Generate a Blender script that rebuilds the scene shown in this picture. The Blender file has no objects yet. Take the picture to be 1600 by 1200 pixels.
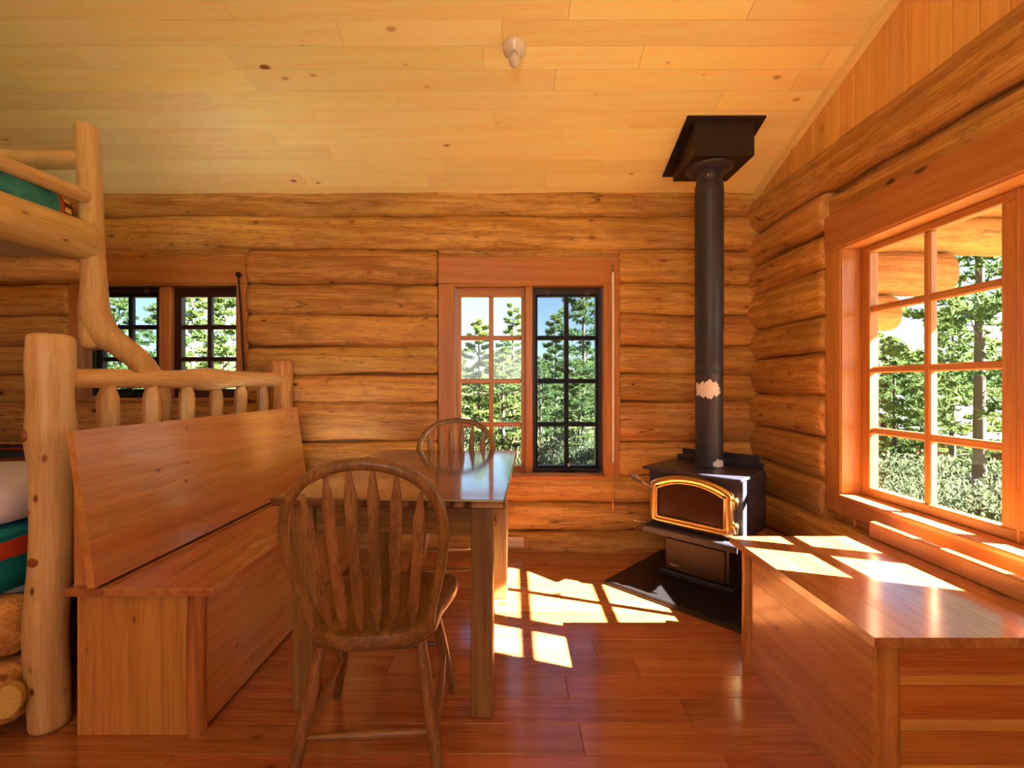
import bpy, bmesh, math, random
from mathutils import Vector, Matrix, noise as mnoise

# ------------------------------------------------------------------ scene, camera, light
sc = bpy.context.scene
C = sc.collection
R = math.radians
random.seed(7)

F_PX, CAM_H = 711.0, 1.13            # focal length in pixels of the 1600 px frame, eye height
cam = bpy.data.objects.new('camera', bpy.data.cameras.new('camera'))
C.objects.link(cam)
cam.location = (0, 0, CAM_H)
cam.rotation_euler = (R(90), 0, 0)
cam.data.sensor_width = 36.0
cam.data.lens = 36.0 * F_PX / 1600.0
cam.data.clip_start = 0.05
cam.data.clip_end = 400
sc.camera = cam

SUN_DIR = Vector((-0.946, 0.323, -0.673)).normalized()   # the way sunlight travels
world = bpy.data.worlds.new('world')
sc.world = world
world.use_nodes = True
wn = world.node_tree
wn.nodes.clear()
w_out = wn.nodes.new('ShaderNodeOutputWorld')
w_bg = wn.nodes.new('ShaderNodeBackground')
w_sky = wn.nodes.new('ShaderNodeTexSky')
w_sky.sky_type = 'NISHITA'
w_sky.sun_disc = False
w_sky.sun_elevation = R(34)
w_sky.sun_rotation = math.atan2(0.946, -0.323)
w_sky.air_density = 1.0
w_sky.dust_density = 0.6
w_bg.inputs['Strength'].default_value = 0.165
wn.links.new(w_sky.outputs[0], w_bg.inputs[0])
wn.links.new(w_bg.outputs[0], w_out.inputs[0])

sun = bpy.data.objects.new('sun', bpy.data.lights.new('sun', 'SUN'))
C.objects.link(sun)
sun.data.energy = 78.0
sun.data.angle = R(0.5)
sun.data.color = (1.0, 0.95, 0.86)
sun.rotation_euler = SUN_DIR.to_track_quat('-Z', 'Y').to_euler()


def area_light(name, loc, direction, sx, sy, energy, color=(1, 1, 1), portal=False):
    l = bpy.data.lights.new(name, 'AREA')
    l.shape = 'RECTANGLE'
    l.size, l.size_y = sx, sy
    l.energy = energy
    l.color = color
    o = bpy.data.objects.new(name, l)
    C.objects.link(o)
    o.location = loc
    o.rotation_euler = Vector(direction).to_track_quat('-Z', 'Z').to_euler()
    if portal:
        l.cycles.is_portal = True
    return o


# added fill light in the front wall opening, aimed up at the ceiling
area_light('ceiling_fill_light', (-0.3, -2.50, 1.50), (0, 0.55, 0.83), 1.75, 1.15, 18, (1.0, 0.98, 0.95))
# portals: guide sky light through the windows in view
area_light('window_portal', (0.12, 3.32, 1.15), (0, -1, 0), 1.0, 1.3, 1, portal=True)
area_light('window_portal', (-2.4, 3.32, 1.42), (0, -1, 0), 1.05, 0.8, 1, portal=True)
area_light('window_portal', (1.86, 1.75, 1.16), (-1, 0, 0), 0.98, 1.3, 1, portal=True)

sc.view_settings.view_transform = 'Standard'
sc.view_settings.look = 'None'
sc.view_settings.gamma = 1.0
sc.view_settings.use_curve_mapping = False
sc.view_settings.exposure = 1.08
sc.cycles.use_denoising = True
sc.cycles.max_bounces = 8
sc.cycles.diffuse_bounces = 4
sc.cycles.glossy_bounces = 3
sc.cycles.transmission_bounces = 3
sc.cycles.transparent_max_bounces = 16
sc.cycles.use_adaptive_sampling = True
sc.cycles.adaptive_threshold = 0.03
sc.cycles.sample_clamp_indirect = 80.0
sc.cycles.caustics_reflective = True
sc.cycles.blur_glossy = 0.0
sc.cycles.caustics_refractive = False

# ------------------------------------------------------------------ materials
MATS = {}


def srgb(r, g, b):
    f = lambda v: (v / 255 / 12.92) if v / 255 <= 0.04045 else ((v / 255 + 0.055) / 1.055) ** 2.4
    return (f(r), f(g), f(b), 1.0)


class NT:
    def __init__(self, name):
        self.m = bpy.data.materials.new(name)
        self.m.use_nodes = True
        self.t = self.m.node_tree
        self.t.nodes.clear()
        self.out = self.t.nodes.new('ShaderNodeOutputMaterial')

    def n(self, kind, **kw):
        nd = self.t.nodes.new(kind)
        for k, v in kw.items():
            setattr(nd, k, v)
        return nd

    def l(self, a, b):
        self.t.links.new(a, b)

    def math(self, op, a, b=None, clamp=False):
        nd = self.n('ShaderNodeMath', operation=op, use_clamp=clamp)
        for i, v in enumerate((a, b)):
            if v is None:
                continue
            if isinstance(v, (int, float)):
                nd.inputs[i].default_value = v
            else:
                self.l(v, nd.inputs[i])
        return nd.outputs[0]

    def smooth(self, v, lo, hi, o0=0.0, o1=1.0):
        nd = self.n('ShaderNodeMapRange', interpolation_type='SMOOTHSTEP')
        self.l(v, nd.inputs['Value'])
        nd.inputs['From Min'].default_value = lo
        nd.inputs['From Max'].default_value = hi
        nd.inputs['To Min'].default_value = o0
        nd.inputs['To Max'].default_value = o1
        return nd.outputs[0]

    def mix(self, fac, a, b, mode='MIX'):
        nd = self.n('ShaderNodeMix', data_type='RGBA', blend_type=mode)
        for sock, v in ((nd.inputs['Factor'], fac), (nd.inputs[6], a), (nd.inputs[7], b)):
            if isinstance(v, (int, float)):
                sock.default_value = v
            elif isinstance(v, tuple):
                sock.default_value = v
            else:
                self.l(v, sock)
        return nd.outputs[2]

    def principled(self, color, rough, **kw):
        p = self.n('ShaderNodeBsdfPrincipled')
        for sock, v in (('Base Color', color), ('Roughness', rough)):
            if isinstance(v, (int, float, tuple)):
                p.inputs[sock].default_value = v
            else:
                self.l(v, p.inputs[sock])
        for k, v in kw.items():
            p.inputs[k.replace('_', ' ')].default_value = v
        self.l(p.outputs[0], self.out.inputs[0])
        return p


def wood(name, c_light, c_dark, axis='X', rough=0.45, knots=1.0, var=0.16, bump=0.12, spec=0.4,
         knot_col=(70, 32, 12), grain=1.0, kscale=1.0, stain=0.0, coat=0.0, crack=0.0):
    key = name + '_' + axis
    if key in MATS:
        return MATS[key]
    T = NT(key)
    tc = T.n('ShaderNodeTexCoord')
    oi = T.n('ShaderNodeObjectInfo')
    off = T.n('ShaderNodeVectorMath', operation='SCALE')
    comb = T.n('ShaderNodeCombineXYZ')
    T.l(oi.outputs['Random'], comb.inputs[0])
    r2 = T.math('FRACT', T.math('MULTIPLY', oi.outputs['Random'], 7.31))
    r3 = T.math('FRACT', T.math('MULTIPLY', oi.outputs['Random'], 53.7))
    T.l(r2, comb.inputs[1])
    T.l(r3, comb.inputs[2])
    T.l(comb.outputs[0], off.inputs[0])
    off.inputs['Scale'].default_value = 40.0
    add = T.n('ShaderNodeVectorMath', operation='ADD')
    T.l(tc.outputs['Object'], add.inputs[0])
    T.l(off.outputs[0], add.inputs[1])
    base = add.outputs[0]

    def scaled(along, across):
        mp = T.n('ShaderNodeMapping')
        mp.inputs['Scale'].default_value = tuple(along if a == axis else across for a in 'XYZ')
        T.l(base, mp.inputs['Vector'])
        return mp.outputs[0]

    def noise(vec, detail=3.0, dist=0.0):
        nd = T.n('ShaderNodeTexNoise')
        nd.inputs['Scale'].default_value = 1.0
        nd.inputs['Detail'].default_value = detail
        nd.inputs['Distortion'].default_value = dist
        T.l(vec, nd.inputs['Vector'])
        return nd.outputs['Fac']
    # knots
    vo = T.n('ShaderNodeTexVoronoi')
    vo.inputs['Scale'].default_value = 1.0
    T.l(scaled(3.3 * kscale, 6.0 * kscale), vo.inputs['Vector'])
    sepc = T.n('ShaderNodeSeparateColor')
    T.l(vo.outputs['Color'], sepc.inputs[0])
    pick = T.math('GREATER_THAN', sepc.outputs[0], 1.0 - 0.75 * knots)
    kd = T.math('ADD', vo.outputs['Distance'], T.math('MULTIPLY', sepc.outputs[1], 0.075))
    knot = T.math('MULTIPLY', T.smooth(kd, 0.085, 0.150, 1.0, 0.0), T.math('MULTIPLY', pick, T.smooth(sepc.outputs[2], 0.0, 1.0, 0.45, 0.95)))
    halo = T.math('MULTIPLY', T.smooth(kd, 0.08, 0.36, 1.0, 0.0), pick)
    # grain
    n1 = noise(scaled(1.1, 13.0), 2.0, 0.8)
    n2 = noise(scaled(2.6, 95.0), 1.0)
    n3 = noise(scaled(0.9, 2.2), 1.0)
    wav = T.n('ShaderNodeTexWave', wave_type='BANDS', bands_direction='DIAGONAL')
    wav.inputs['Scale'].default_value = 1.0
    wav.inputs['Distortion'].default_value = 7.0
    wav.inputs['Detail'].default_value = 1.0
    wav.inputs['Detail Scale'].default_value = 0.7
    T.l(scaled(0.45, 9.0), wav.inputs['Vector'])
    n5 = noise(scaled(9.0, 240.0), 1.0)
    g = T.math('ADD', T.math('MULTIPLY', n1, 0.30), T.math('MULTIPLY', n2, 0.30))
    g = T.math('ADD', g, T.math('MULTIPLY', T.math('SUBTRACT', n5, 0.5), 0.45))
    g = T.math('ADD', g, T.math('MULTIPLY', wav.outputs['Fac'], 0.10))
    g = T.math('ADD', g, T.math('MULTIPLY', n3, 0.36))
    fac = T.smooth(g, 0.36, 0.72)
    fac = T.math('MULTIPLY', fac, grain, True)
    fac = T.math('ADD', fac, T.math('MULTIPLY', halo, 0.30), True)
    col = T.mix(fac, srgb(*c_light), srgb(*c_dark))
    if stain:
        n4 = noise(scaled(1.6, 5.0), 3.0, 0.8)
        st = T.math('MULTIPLY', T.smooth(n4, 0.50, 0.68), stain, True)
        col = T.mix(st, col, srgb(*[int(v * 0.62) for v in c_dark]))
    if crack:
        n6 = noise(scaled(0.9, 17.0), 1.0)
        ln = T.smooth(T.math('ABSOLUTE', T.math('SUBTRACT', n6, 0.5)), 0.0, 0.010, 1.0, 0.0)
        ln = T.math('MULTIPLY', ln, T.smooth(noise(scaled(1.3, 4.0), 0.0), 0.50, 0.62))
        col = T.mix(T.math('MULTIPLY', ln, crack), col, srgb(*[int(v * 0.42) for v in c_dark]))
        n7 = noise(scaled(16.0, 46.0), 2.0, 0.6)
        col = T.mix(T.math('MULTIPLY', T.smooth(n7, 0.56, 0.74), 0.55 * crack), col, srgb(*[int(v * 0.72) for v in c_dark]))
    col = T.mix(knot, col, srgb(*knot_col))
    tint = T.smooth(r2, 0.0, 1.0, 1.0 - var, 1.0 + var)
    tn = T.n('ShaderNodeHueSaturation')
    T.l(tint, tn.inputs['Value'])
    T.l(T.smooth(r3, 0, 1, 0.5 - 0.004, 0.5 + 0.006), tn.inputs['Hue'])
    T.l(col, tn.inputs['Color'])
    rg = T.math('ADD', T.math('MULTIPLY', n1, 0.18), rough - 0.09)
    p = T.principled(tn.outputs[0], rg, Specular_IOR_Level=spec)
    if coat:
        p.inputs['Coat Weight'].default_value = coat
        p.inputs['Coat Roughness'].default_value = 0.14
        p.inputs['Coat IOR'].default_value = 1.75
    if bump >= 0.1:
        bp = T.n('ShaderNodeBump')
        bp.inputs['Strength'].default_value = bump
        bp.inputs['Distance'].default_value = 0.008
        T.l(noise(scaled(3.0, 42.0), 1.0), bp.inputs['Height'])
        T.l(bp.outputs[0], p.inputs['Normal'])
    MATS[key] = T.m
    return T.m


def plain(name, col, rough=0.5, metallic=0.0, spec=0.5, noise_amt=0.0, nscale=20.0, bump=0.0):
    if name in MATS:
        return MATS[name]
    T = NT(name)
    c = srgb(*col)
    if noise_amt or bump:
        tc = T.n('ShaderNodeTexCoord')
        nd = T.n('ShaderNodeTexNoise')
        nd.inputs['Scale'].default_value = nscale
        nd.inputs['Detail'].default_value = 5
        T.l(tc.outputs['Object'], nd.inputs['Vector'])
        d = tuple(v * (1 - noise_amt) for v in c[:3]) + (1,)
        b = tuple(min(1, v * (1 + noise_amt)) for v in c[:3]) + (1,)
        colr = T.mix(nd.outputs['Fac'], d, b)
        p = T.principled(colr, rough, Metallic=metallic, Specular_IOR_Level=spec)
        if bump:
            bp = T.n('ShaderNodeBump')
            bp.inputs['Strength'].default_value = bump
            bp.inputs['Distance'].default_value = 0.01
            T.l(nd.outputs['Fac'], bp.inputs['Height'])
            T.l(bp.outputs[0], p.inputs['Normal'])
    else:
        T.principled(c, rough, Metallic=metallic, Specular_IOR_Level=spec)
    MATS[name] = T.m
    return T.m


def glass_mat():
    if 'window_glass' in MATS:
        return MATS['window_glass']
    T = NT('window_glass')
    tr = T.n('ShaderNodeBsdfTransparent')
    tr.inputs[0].default_value = (0.97, 0.985, 0.98, 1)
    gl = T.n('ShaderNodeBsdfGlossy')
    gl.inputs['Roughness'].default_value = 0.02
    ge = T.n('ShaderNodeNewGeometry')
    dt = T.n('ShaderNodeVectorMath', operation='DOT_PRODUCT')
    T.l(ge.outputs['Normal'], dt.inputs[0])
    T.l(ge.outputs['Incoming'], dt.inputs[1])
    c = T.math('SUBTRACT', 1.0, T.math('ABSOLUTE', dt.outputs['Value']), True)
    fac = T.math('ADD', 0.025, T.math('MULTIPLY', 0.9, T.math('POWER', c, 5.0)), True)
    mx = T.n('ShaderNodeMixShader')
    T.l(fac, mx.inputs[0])
    T.l(tr.outputs[0], mx.inputs[1])
    T.l(gl.outputs[0], mx.inputs[2])
    T.l(mx.outputs[0], T.out.inputs[0])
    MATS['window_glass'] = T.m
    return T.m


def screen_mat():
    T = NT('insect_mesh')
    tr = T.n('ShaderNodeBsdfTransparent')
    tr.inputs[0].default_value = (0.80, 0.86, 0.92, 1)
    df = T.n('ShaderNodeBsdfDiffuse')
    df.inputs[0].default_value = (0.05, 0.055, 0.06, 1)
    mx = T.n('ShaderNodeMixShader')
    mx.inputs[0].default_value = 0.16
    T.l(tr.outputs[0], mx.inputs[1])
    T.l(df.outputs[0], mx.inputs[2])
    T.l(mx.outputs[0], T.out.inputs[0])
    MATS['insect_mesh'] = T.m
    return T.m


def log_wood(axis='X'):
    return wood('wall_log_wood', (226, 174, 100), (176, 118, 58), axis, rough=0.50, knots=1.2, var=0.08, bump=0.45,
                spec=0.3, stain=0.30, crack=0.8, kscale=1.5, knot_col=(78, 36, 14))


def outdoor_log_wood(axis='X'):  # wall log colour, darkened here to hold down the outdoor brightness
    return wood('outdoor_log_dimmed', (168, 118, 76), (128, 82, 48), axis, rough=0.7, knots=0.9, var=0.06, bump=0.3, spec=0.2, crack=0.8, stain=0.2)


def trim_wood(axis='X'):
    return wood('window_trim_fir', (202, 138, 78), (182, 112, 58), axis, rough=0.34, knots=0.25, var=0.06, bump=0.05, spec=0.5)


def post_wood(axis='Z'):
    return wood('peeled_pole_wood', (228, 190, 128), (206, 160, 98), axis, rough=0.40, knots=1.2, kscale=1.9, crack=0.25, var=0.07, bump=0.12,
                stain=0.12, knot_col=(110, 52, 22))


def corner_wood(axis='Z'):
    return wood('bench_corner_log', (196, 128, 62), (156, 92, 40), axis, rough=0.42, knots=0.8, var=0.06, bump=0.15, crack=0.3)


def bench_wood(axis='Y'):
    return wood('bench_pine', (206, 146, 78), (180, 116, 54), axis, rough=0.30, coat=0.25, knots=1.25, kscale=2.5, var=0.03, bump=0.05, spec=0.5,
                knot_col=(104, 50, 24))


def lid_wood(axis='Y'):
    return wood('bench_lid_pine', (190, 128, 74), (158, 94, 50), axis, rough=0.24, coat=0.8, knots=0.5, var=0.05, bump=0.03, spec=0.6)


def chair_wood(axis='Z'):
    return wood('chair_oak', (152, 106, 56), (106, 70, 34), axis, rough=0.36, knots=0.0, var=0.08, bump=0.06, spec=0.5)


def table_wood(axis='Y'):
    return wood('table_dark_wood', (104, 54, 32), (66, 30, 18), axis, rough=0.22, knots=0.3, var=0.05, bump=0.10, spec=0.6,
                knot_col=(40, 18, 10))


def table_leg_wood(axis='Z'):
    return wood('table_leg_pine', (154, 114, 60), (118, 82, 40), axis, rough=0.40, knots=0.6, var=0.06, bump=0.08)


def floor_wood(axis='X'):
    return wood('floor_fir', (186, 116, 70), (156, 88, 50), axis, rough=0.22, coat=0.6, knots=0.8, var=0.10, bump=0.02, spec=0.55,
                knot_col=(84, 34, 16), kscale=1.0)


def ceiling_wood(axis='X'):
    return wood('ceiling_pine', (255, 238, 172), (253, 224, 146), axis, rough=0.40, knots=1.0, var=0.05, bump=0.03, spec=0.35,
                knot_col=(150, 78, 34), kscale=1.25)


def gable_wood(axis='Z'):
    return wood('gable_pine', (242, 190, 108), (226, 164, 84), axis, rough=0.42, knots=0.5, var=0.07, bump=0.03)


# ------------------------------------------------------------------ mesh helpers
def tag(o, label=None, cat=None, group=None, kind=None):
    if label:
        o['label'] = label
    if cat:
        o['category'] = cat
    if group:
        o['group'] = group
    if kind:
        o['kind'] = kind
    return o


def link(o, parent=None):
    C.objects.link(o)
    if parent is not None:
        o.parent = parent
    return o


def empty(name, loc=(0, 0, 0), rz=0.0, parent=None):
    o = bpy.data.objects.new(name, None)
    o.empty_display_size = 0.05
    o.location = loc
    o.rotation_euler = (0, 0, rz)
    return link(o, parent)


def mesh_obj(name, data, mat, parent=None, loc=(0, 0, 0), rot=(0, 0, 0), smooth=False):
    """data: a Mesh, or (verts, faces), or a bmesh"""
    if isinstance(data, bpy.types.Mesh):
        me = data
    elif isinstance(data, bmesh.types.BMesh):
        me = bpy.data.meshes.new(name)
        data.to_mesh(me)
        data.free()
    else:
        me = bpy.data.meshes.new(name)
        me.from_pydata(data[0], [], data[1])
        me.update()
    if smooth:
        me.polygons.foreach_set('use_smooth', [True] * len(me.polygons))
    if mat is not None and not me.materials:
        me.materials.append(mat)
    o = bpy.data.objects.new(name, me)
    o.location = loc
    o.rotation_euler = rot
    return link(o, parent)


def add_box(bm, x0, x1, y0, y1, z0, z1):
    vs = [bm.verts.new(p) for p in ((x0, y0, z0), (x1, y0, z0), (x1, y1, z0), (x0, y1, z0),
                                    (x0, y0, z1), (x1, y0, z1), (x1, y1, z1), (x0, y1, z1))]
    for f in ((0, 3, 2, 1), (4, 5, 6, 7), (0, 1, 5, 4), (1, 2, 6, 5), (2, 3, 7, 6), (3, 0, 4, 7)):
        bm.faces.new([vs[i] for i in f])
    return vs


BOXES = {}


def box(name, b, mat, parent=None, bev=0.003, seg=1, loc=None):
    """a box from its bounds, bevelled; mesh origin stays at the parent's origin unless loc is given"""
    x0, x1, y0, y1, z0, z1 = b
    bm = bmesh.new()
    add_box(bm, x0, x1, y0, y1, z0, z1)
    if bev:
        bev = min(bev, 0.45 * min(x1 - x0, y1 - y0, z1 - z0))
        bmesh.ops.bevel(bm, geom=list(bm.edges), offset=bev, segments=seg, affect='EDGES', profile=0.5)
    return mesh_obj(name, bm, mat, parent, loc=loc or (0, 0, 0))


def sharedbox(name, dx, dy, dz, mat, parent, loc, bev=0.003):
    """alike pieces share one mesh, centred on the origin"""
    key = (name, round(dx, 4), round(dy, 4), round(dz, 4), mat.name, bev)
    if key not in BOXES:
        bm = bmesh.new()
        add_box(bm, -dx / 2, dx / 2, -dy / 2, dy / 2, -dz / 2, dz / 2)
        if bev:
            bmesh.ops.bevel(bm, geom=list(bm.edges), offset=min(bev, 0.45 * min(dx, dy, dz)), segments=1, affect='EDGES')
        me = bpy.data.meshes.new(name)
        bm.to_mesh(me)
        bm.free()
        me.materials.append(mat)
        BOXES[key] = me
    return mesh_obj(name, BOXES[key], mat, parent, loc=loc)


def catmull(pts, n=6, closed=False):
    P = [Vector(p) for p in pts]
    out = []
    m = len(P)
    rng = range(m if closed else m - 1)
    for i in rng:
        if closed:
            p0, p1, p2, p3 = P[(i - 1) % m], P[i], P[(i + 1) % m], P[(i + 2) % m]
        else:
            p0, p1, p2, p3 = P[max(i - 1, 0)], P[i], P[i + 1], P[min(i + 2, m - 1)]
        for k in range(n):
            t = k / n
            out.append(0.5 * ((2 * p1) + (p2 - p0) * t + (2 * p0 - 5 * p1 + 4 * p2 - p3) * t * t
                              + (3 * p1 - p0 - 3 * p2 + p3) * t ** 3))
    if not closed:
        out.append(P[-1])
    return out


def sweep(path, rad, sides=12, ref=(0, 0, 1), closed=False, power=1.0, cap=True, wob=0.0, seed=0, round_end=0.0):
    """tube along path; rad: number, (a, b) or a list of either; a is across ref, b along ref; power<1 squares the section"""
    P = [Vector(p) for p in path]
    n = len(P)
    ref = Vector(ref)
    if not isinstance(rad, list):
        rad = [rad] * n
    rad = [(r, r) if isinstance(r, (int, float)) else r for r in rad]
    verts, faces = [], []
    rings = n
    for i in range(n):
        if closed:
            t = P[(i + 1) % n] - P[i - 1]
        else:
            t = P[min(i + 1, n - 1)] - P[max(i - 1, 0)]
        t.normalize()
        a = ref.cross(t)
        if a.length < 1e-4:
            a = Vector((1, 0, 0)).cross(t)
        a.normalize()
        b = t.cross(a)
        ra, rb = rad[i]
        for k in range(sides):
            th = 2 * math.pi * k / sides
            c, s = math.cos(th), math.sin(th)
            if power != 1.0:
                c = math.copysign(abs(c) ** power, c)
                s = math.copysign(abs(s) ** power, s)
            f = 1.0
            if wob:
                q = P[i] * 3.0 + (a * c + b * s) * 0.9 + Vector((seed * 7.7, seed * 3.1, 0))
                f += wob * mnoise.noise(q)
            verts.append(P[i] + a * (c * ra * f) + b * (s * rb * f))
    last = n if closed else n - 1
    for i in range(last):
        j = (i + 1) % n
        for k in range(sides):
            k2 = (k + 1) % sides
            faces.append((i * sides + k, i * sides + k2, j * sides + k2, j * sides + k))
    if cap and not closed:
        faces.append(tuple(reversed(range(sides))))
        faces.append(tuple(range((n - 1) * sides, n * sides)))
    return [tuple(v) for v in verts], faces


def lathe(profile, sides=24, axis=(0, 0)):
    """profile: (radius, z) list, turned about the z axis through axis"""
    verts, faces = [], []
    for r, z in profile:
        for k in range(sides):
            th = 2 * math.pi * k / sides
            verts.append((axis[0] + r * math.cos(th), axis[1] + r * math.sin(th), z))
    n = len(profile)
    for i in range(n - 1):
        for k in range(sides):
            k2 = (k + 1) % sides
            faces.append((i * sides + k, i * sides + k2, (i + 1) * sides + k2, (i + 1) * sides + k))
    faces.append(tuple(reversed(range(sides))))
    faces.append(tuple(range((n - 1) * sides, n * sides)))
    return verts, faces


def auto_smooth(o, angle=40):
    """smooth shading with hard edges past the angle"""
    me = o.data
    bm = bmesh.new()
    bm.from_mesh(me)
    for f in bm.faces:
        f.smooth = True
    for e in bm.edges:
        if len(e.link_faces) == 2:
            e.smooth = e.calc_face_angle(0) < R(angle)
    bm.to_mesh(me)
    bm.free()
    return o


def tube(name, path, rad, mat, parent=None, sides=12, angle=50, **kw):
    o = mesh_obj(name, sweep(path, rad, sides, **kw), mat, parent)
    return auto_smooth(o, angle)


def lerp_path(a, b, n):
    a, b = Vector(a), Vector(b)
    return [a.lerp(b, i / (n - 1)) for i in range(n)]


def pole(name, a, b, r0, r1, mat, parent=None, n=14, bend=0.01, wob=0.10, seed=0, sides=14, round_end=True, bulges=()):
    """a peeled natural pole from a to b, slightly crooked, with rounded ends"""
    A, B = Vector(a), Vector(b)
    d = (B - A)
    L = d.length
    t = d.normalized()
    sideA = t.cross(Vector((0.3, 0.5, 0.81))).normalized()
    sideB = t.cross(sideA)
    ts = [i / (n - 1) for i in range(n)]
    if round_end:
        e = min(0.25, 0.35 * r0 / L)
        ts = [0, e * 0.35, e] + [v for v in ts[1:-1] if e * 1.2 < v < 1 - e * 1.2] + [1 - e, 1 - e * 0.35, 1]
    pts, rads = [], []
    for i, u in enumerate(ts):
        o1 = mnoise.noise(Vector((u * L * 1.6, seed * 3.3, 1.7)))
        o2 = mnoise.noise(Vector((u * L * 1.6, seed * 5.9, 8.2)))
        env = min(1, 4 * u, 4 * (1 - u)) if bend else 0
        pts.append(A + d * u + (sideA * o1 + sideB * o2) * bend * 2 * env)
        r = r0 + (r1 - r0) * u
        for (bu, amp, wd) in bulges:
            r *= 1 + amp * math.exp(-((u - bu) / wd) ** 2)
        if round_end:
            if i in (0, len(ts) - 1):
                r *= 0.72
            elif i in (1, len(ts) - 2):
                r *= 0.93
        rads.append(r)
    return tube(name, pts, rads, mat, parent, sides, wob=wob, seed=seed, ref=tuple(sideA), angle=48)


def wall_log(L, hz, b, seed, n=None, back=0.10, wav=0.016):
    """one log of a wall along +x, its round face towards -y; local origin at the middle of its left end"""
    n = n or max(8, int(L / 0.075))
    sides = 20
    verts, faces = [], []
    us = [0, 0.012 / L, 0.035 / L] + [i / n for i in range(1, n)] + [1 - 0.035 / L, 1 - 0.012 / L, 1]
    us = sorted(u for u in us)
    for i, u in enumerate(us):
        x = u * L
        e = min(u, 1 - u) * L
        f = 0.90 if e < 0.004 else (0.965 if e < 0.02 else 1.0)
        dz = wav * (mnoise.noise(Vector((x * 2.1, seed * 4.1, 0.3))) + 0.4 * mnoise.noise(Vector((x * 7, seed * 4.1, 5.3))))
        ry = b * f * (1 + 0.22 * mnoise.noise(Vector((x * 2.0, seed * 9.3, 2.2))))
        rz = hz * f * (1.0 + 0.06 * mnoise.noise(Vector((x * 2.6, seed * 2.7, 7.2))))
        for k in range(sides):
            th = 2 * math.pi * k / sides
            c, s = math.cos(th), math.sin(th)
            p = 0.82
            c2 = math.copysign(abs(c) ** p, c)
            s2 = math.copysign(abs(s) ** p, s)
            lump = 1 + 0.035 * mnoise.noise(Vector((x * 5, s * 2.2 + seed * 3.7, c * 2)))
            y = -ry * c2 * lump if c > 0 else -back * c2
            verts.append((x, y, dz + rz * s2))
    m = len(us)
    for i in range(m - 1):
        for k in range(sides):
            k2 = (k + 1) % sides
            faces.append((i * sides + k, (i + 1) * sides + k, (i + 1) * sides + k2, i * sides + k2))
    faces.append(tuple(range(sides)))
    faces.append(tuple(reversed(range((m - 1) * sides, m * sides))))
    return verts, faces


# ------------------------------------------------------------------ the room
YB, XR, XL, YF = 3.05, 1.60, -3.50, -2.55       # faces of the back, right, left and front walls
SLOPE = 0.333
SEAM = 0.075                                    # how far the joints lie behind the round faces


def ceil_z(y):
    return 2.415 + SLOPE * (YB - y)


# floor ------------------------------------------------------------
floor = box('floor', (XL - 0.2, XR + 0.25, YF - 0.2, YB + 0.25, -0.12, -0.02), floor_wood('X'), bev=0)
tag(floor, 'reddish varnished plank floor', kind='structure')
PW = 0.125
row = 0
y = 1.64 - 5 * PW
rnd = random.Random(3)
first_joint = {4: 0.0, 5: 0.18, 6: 0.62, 7: 0.31}
while y < YB + 0.1:
    x = XL - 0.1 - rnd.uniform(0, 1.2)
    cuts = [x]
    while cuts[-1] < XR + 0.15:
        cuts.append(cuts[-1] + rnd.uniform(1.1, 2.3))
    # a few joints the photograph shows
    fixed = {5: 0.205, 6: 0.5, 7: 0.355, 10: 0.27, 11: 0.26}
    if row in fixed:
        j = min(range(len(cuts)), key=lambda k: abs(cuts[k] - fixed[row]))
        cuts[j] = fixed[row]
    for a, b in zip(cuts, cuts[1:]):
        a, b = max(a, XL - 0.15), min(b, XR + 0.2)
        if b - a < 0.05:
            continue
        sharedbox('plank', b - a - 0.0012, PW - 0.0014, 0.02, floor_wood('X'), floor, ((a + b) / 2, y + PW / 2, -0.010), bev=0.0016)
    y += PW
    row += 1
sharedbox('plank_field', XR - XL + 0.3, (1.64 - 5 * PW) - (YF - 0.1), 0.02, floor_wood('X'), floor,
          ((XR + XL) / 2, ((1.64 - 5 * PW) + YF - 0.1) / 2, -0.010), bev=0.001)

# ceiling ----------------------------------------------------------
ANG = math.atan(SLOPE)
ceil = mesh_obj('ceiling', (lambda bm: (add_box(bm, XL - 0.2, XR + 0.2, -3.4, 0.25, 0.02, 0.10), bm)[1])(bmesh.new()),
                ceiling_wood('X'), loc=(0, YB, 2.415), rot=(-ANG, 0, 0))
tag(ceil, 'sloping ceiling of pale knotty pine boards', kind='structure')
CW = 0.1138
v = (2.139 - YB) / math.cos(ANG) - 3 * CW
rnd = random.Random(11)
while v < 0.22:
    cuts = [XL - 0.1 - rnd.uniform(0, 1.0)]
    while cuts[-1] < XR + 0.15:
        cuts.append(cuts[-1] + rnd.uniform(0.7, 1.7))
    for a, b in zip(cuts, cuts[1:]):
        a, b = max(a, XL - 0.15), min(b, XR + 0.12)
        if b - a < 0.05:
            continue
        sharedbox('board', b - a - 0.0012, CW - 0.0012, 0.02, ceiling_wood('X'), ceil, ((a + b) / 2, v + CW / 2, 0.010), bev=0.0014)
    v += CW
v0 = (2.139 - YB) / math.cos(ANG) - 3 * CW
sharedbox('board_field', XR - XL + 0.3, v0 + 3.4, 0.02, ceiling_wood('X'), ceil, ((XR + XL) / 2, (v0 - 3.4) / 2, 0.010), bev=0.001)
# the other pitch of the roof, behind the photographer
yr = YB - 3.4 * math.cos(ANG)
zr = 2.415 + 3.4 * math.sin(ANG)
bm = bmesh.new()
add_box(bm, XL - 0.2, XR + 0.2, -3.0, 0.02, 0.0, 0.10)
fc = mesh_obj('ceiling_front_pitch', bm, ceiling_wood('X'), loc=(0, yr, zr), rot=(ANG, 0, 0))
tag(fc, 'front pitch of the pine board ceiling', kind='structure')

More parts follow.
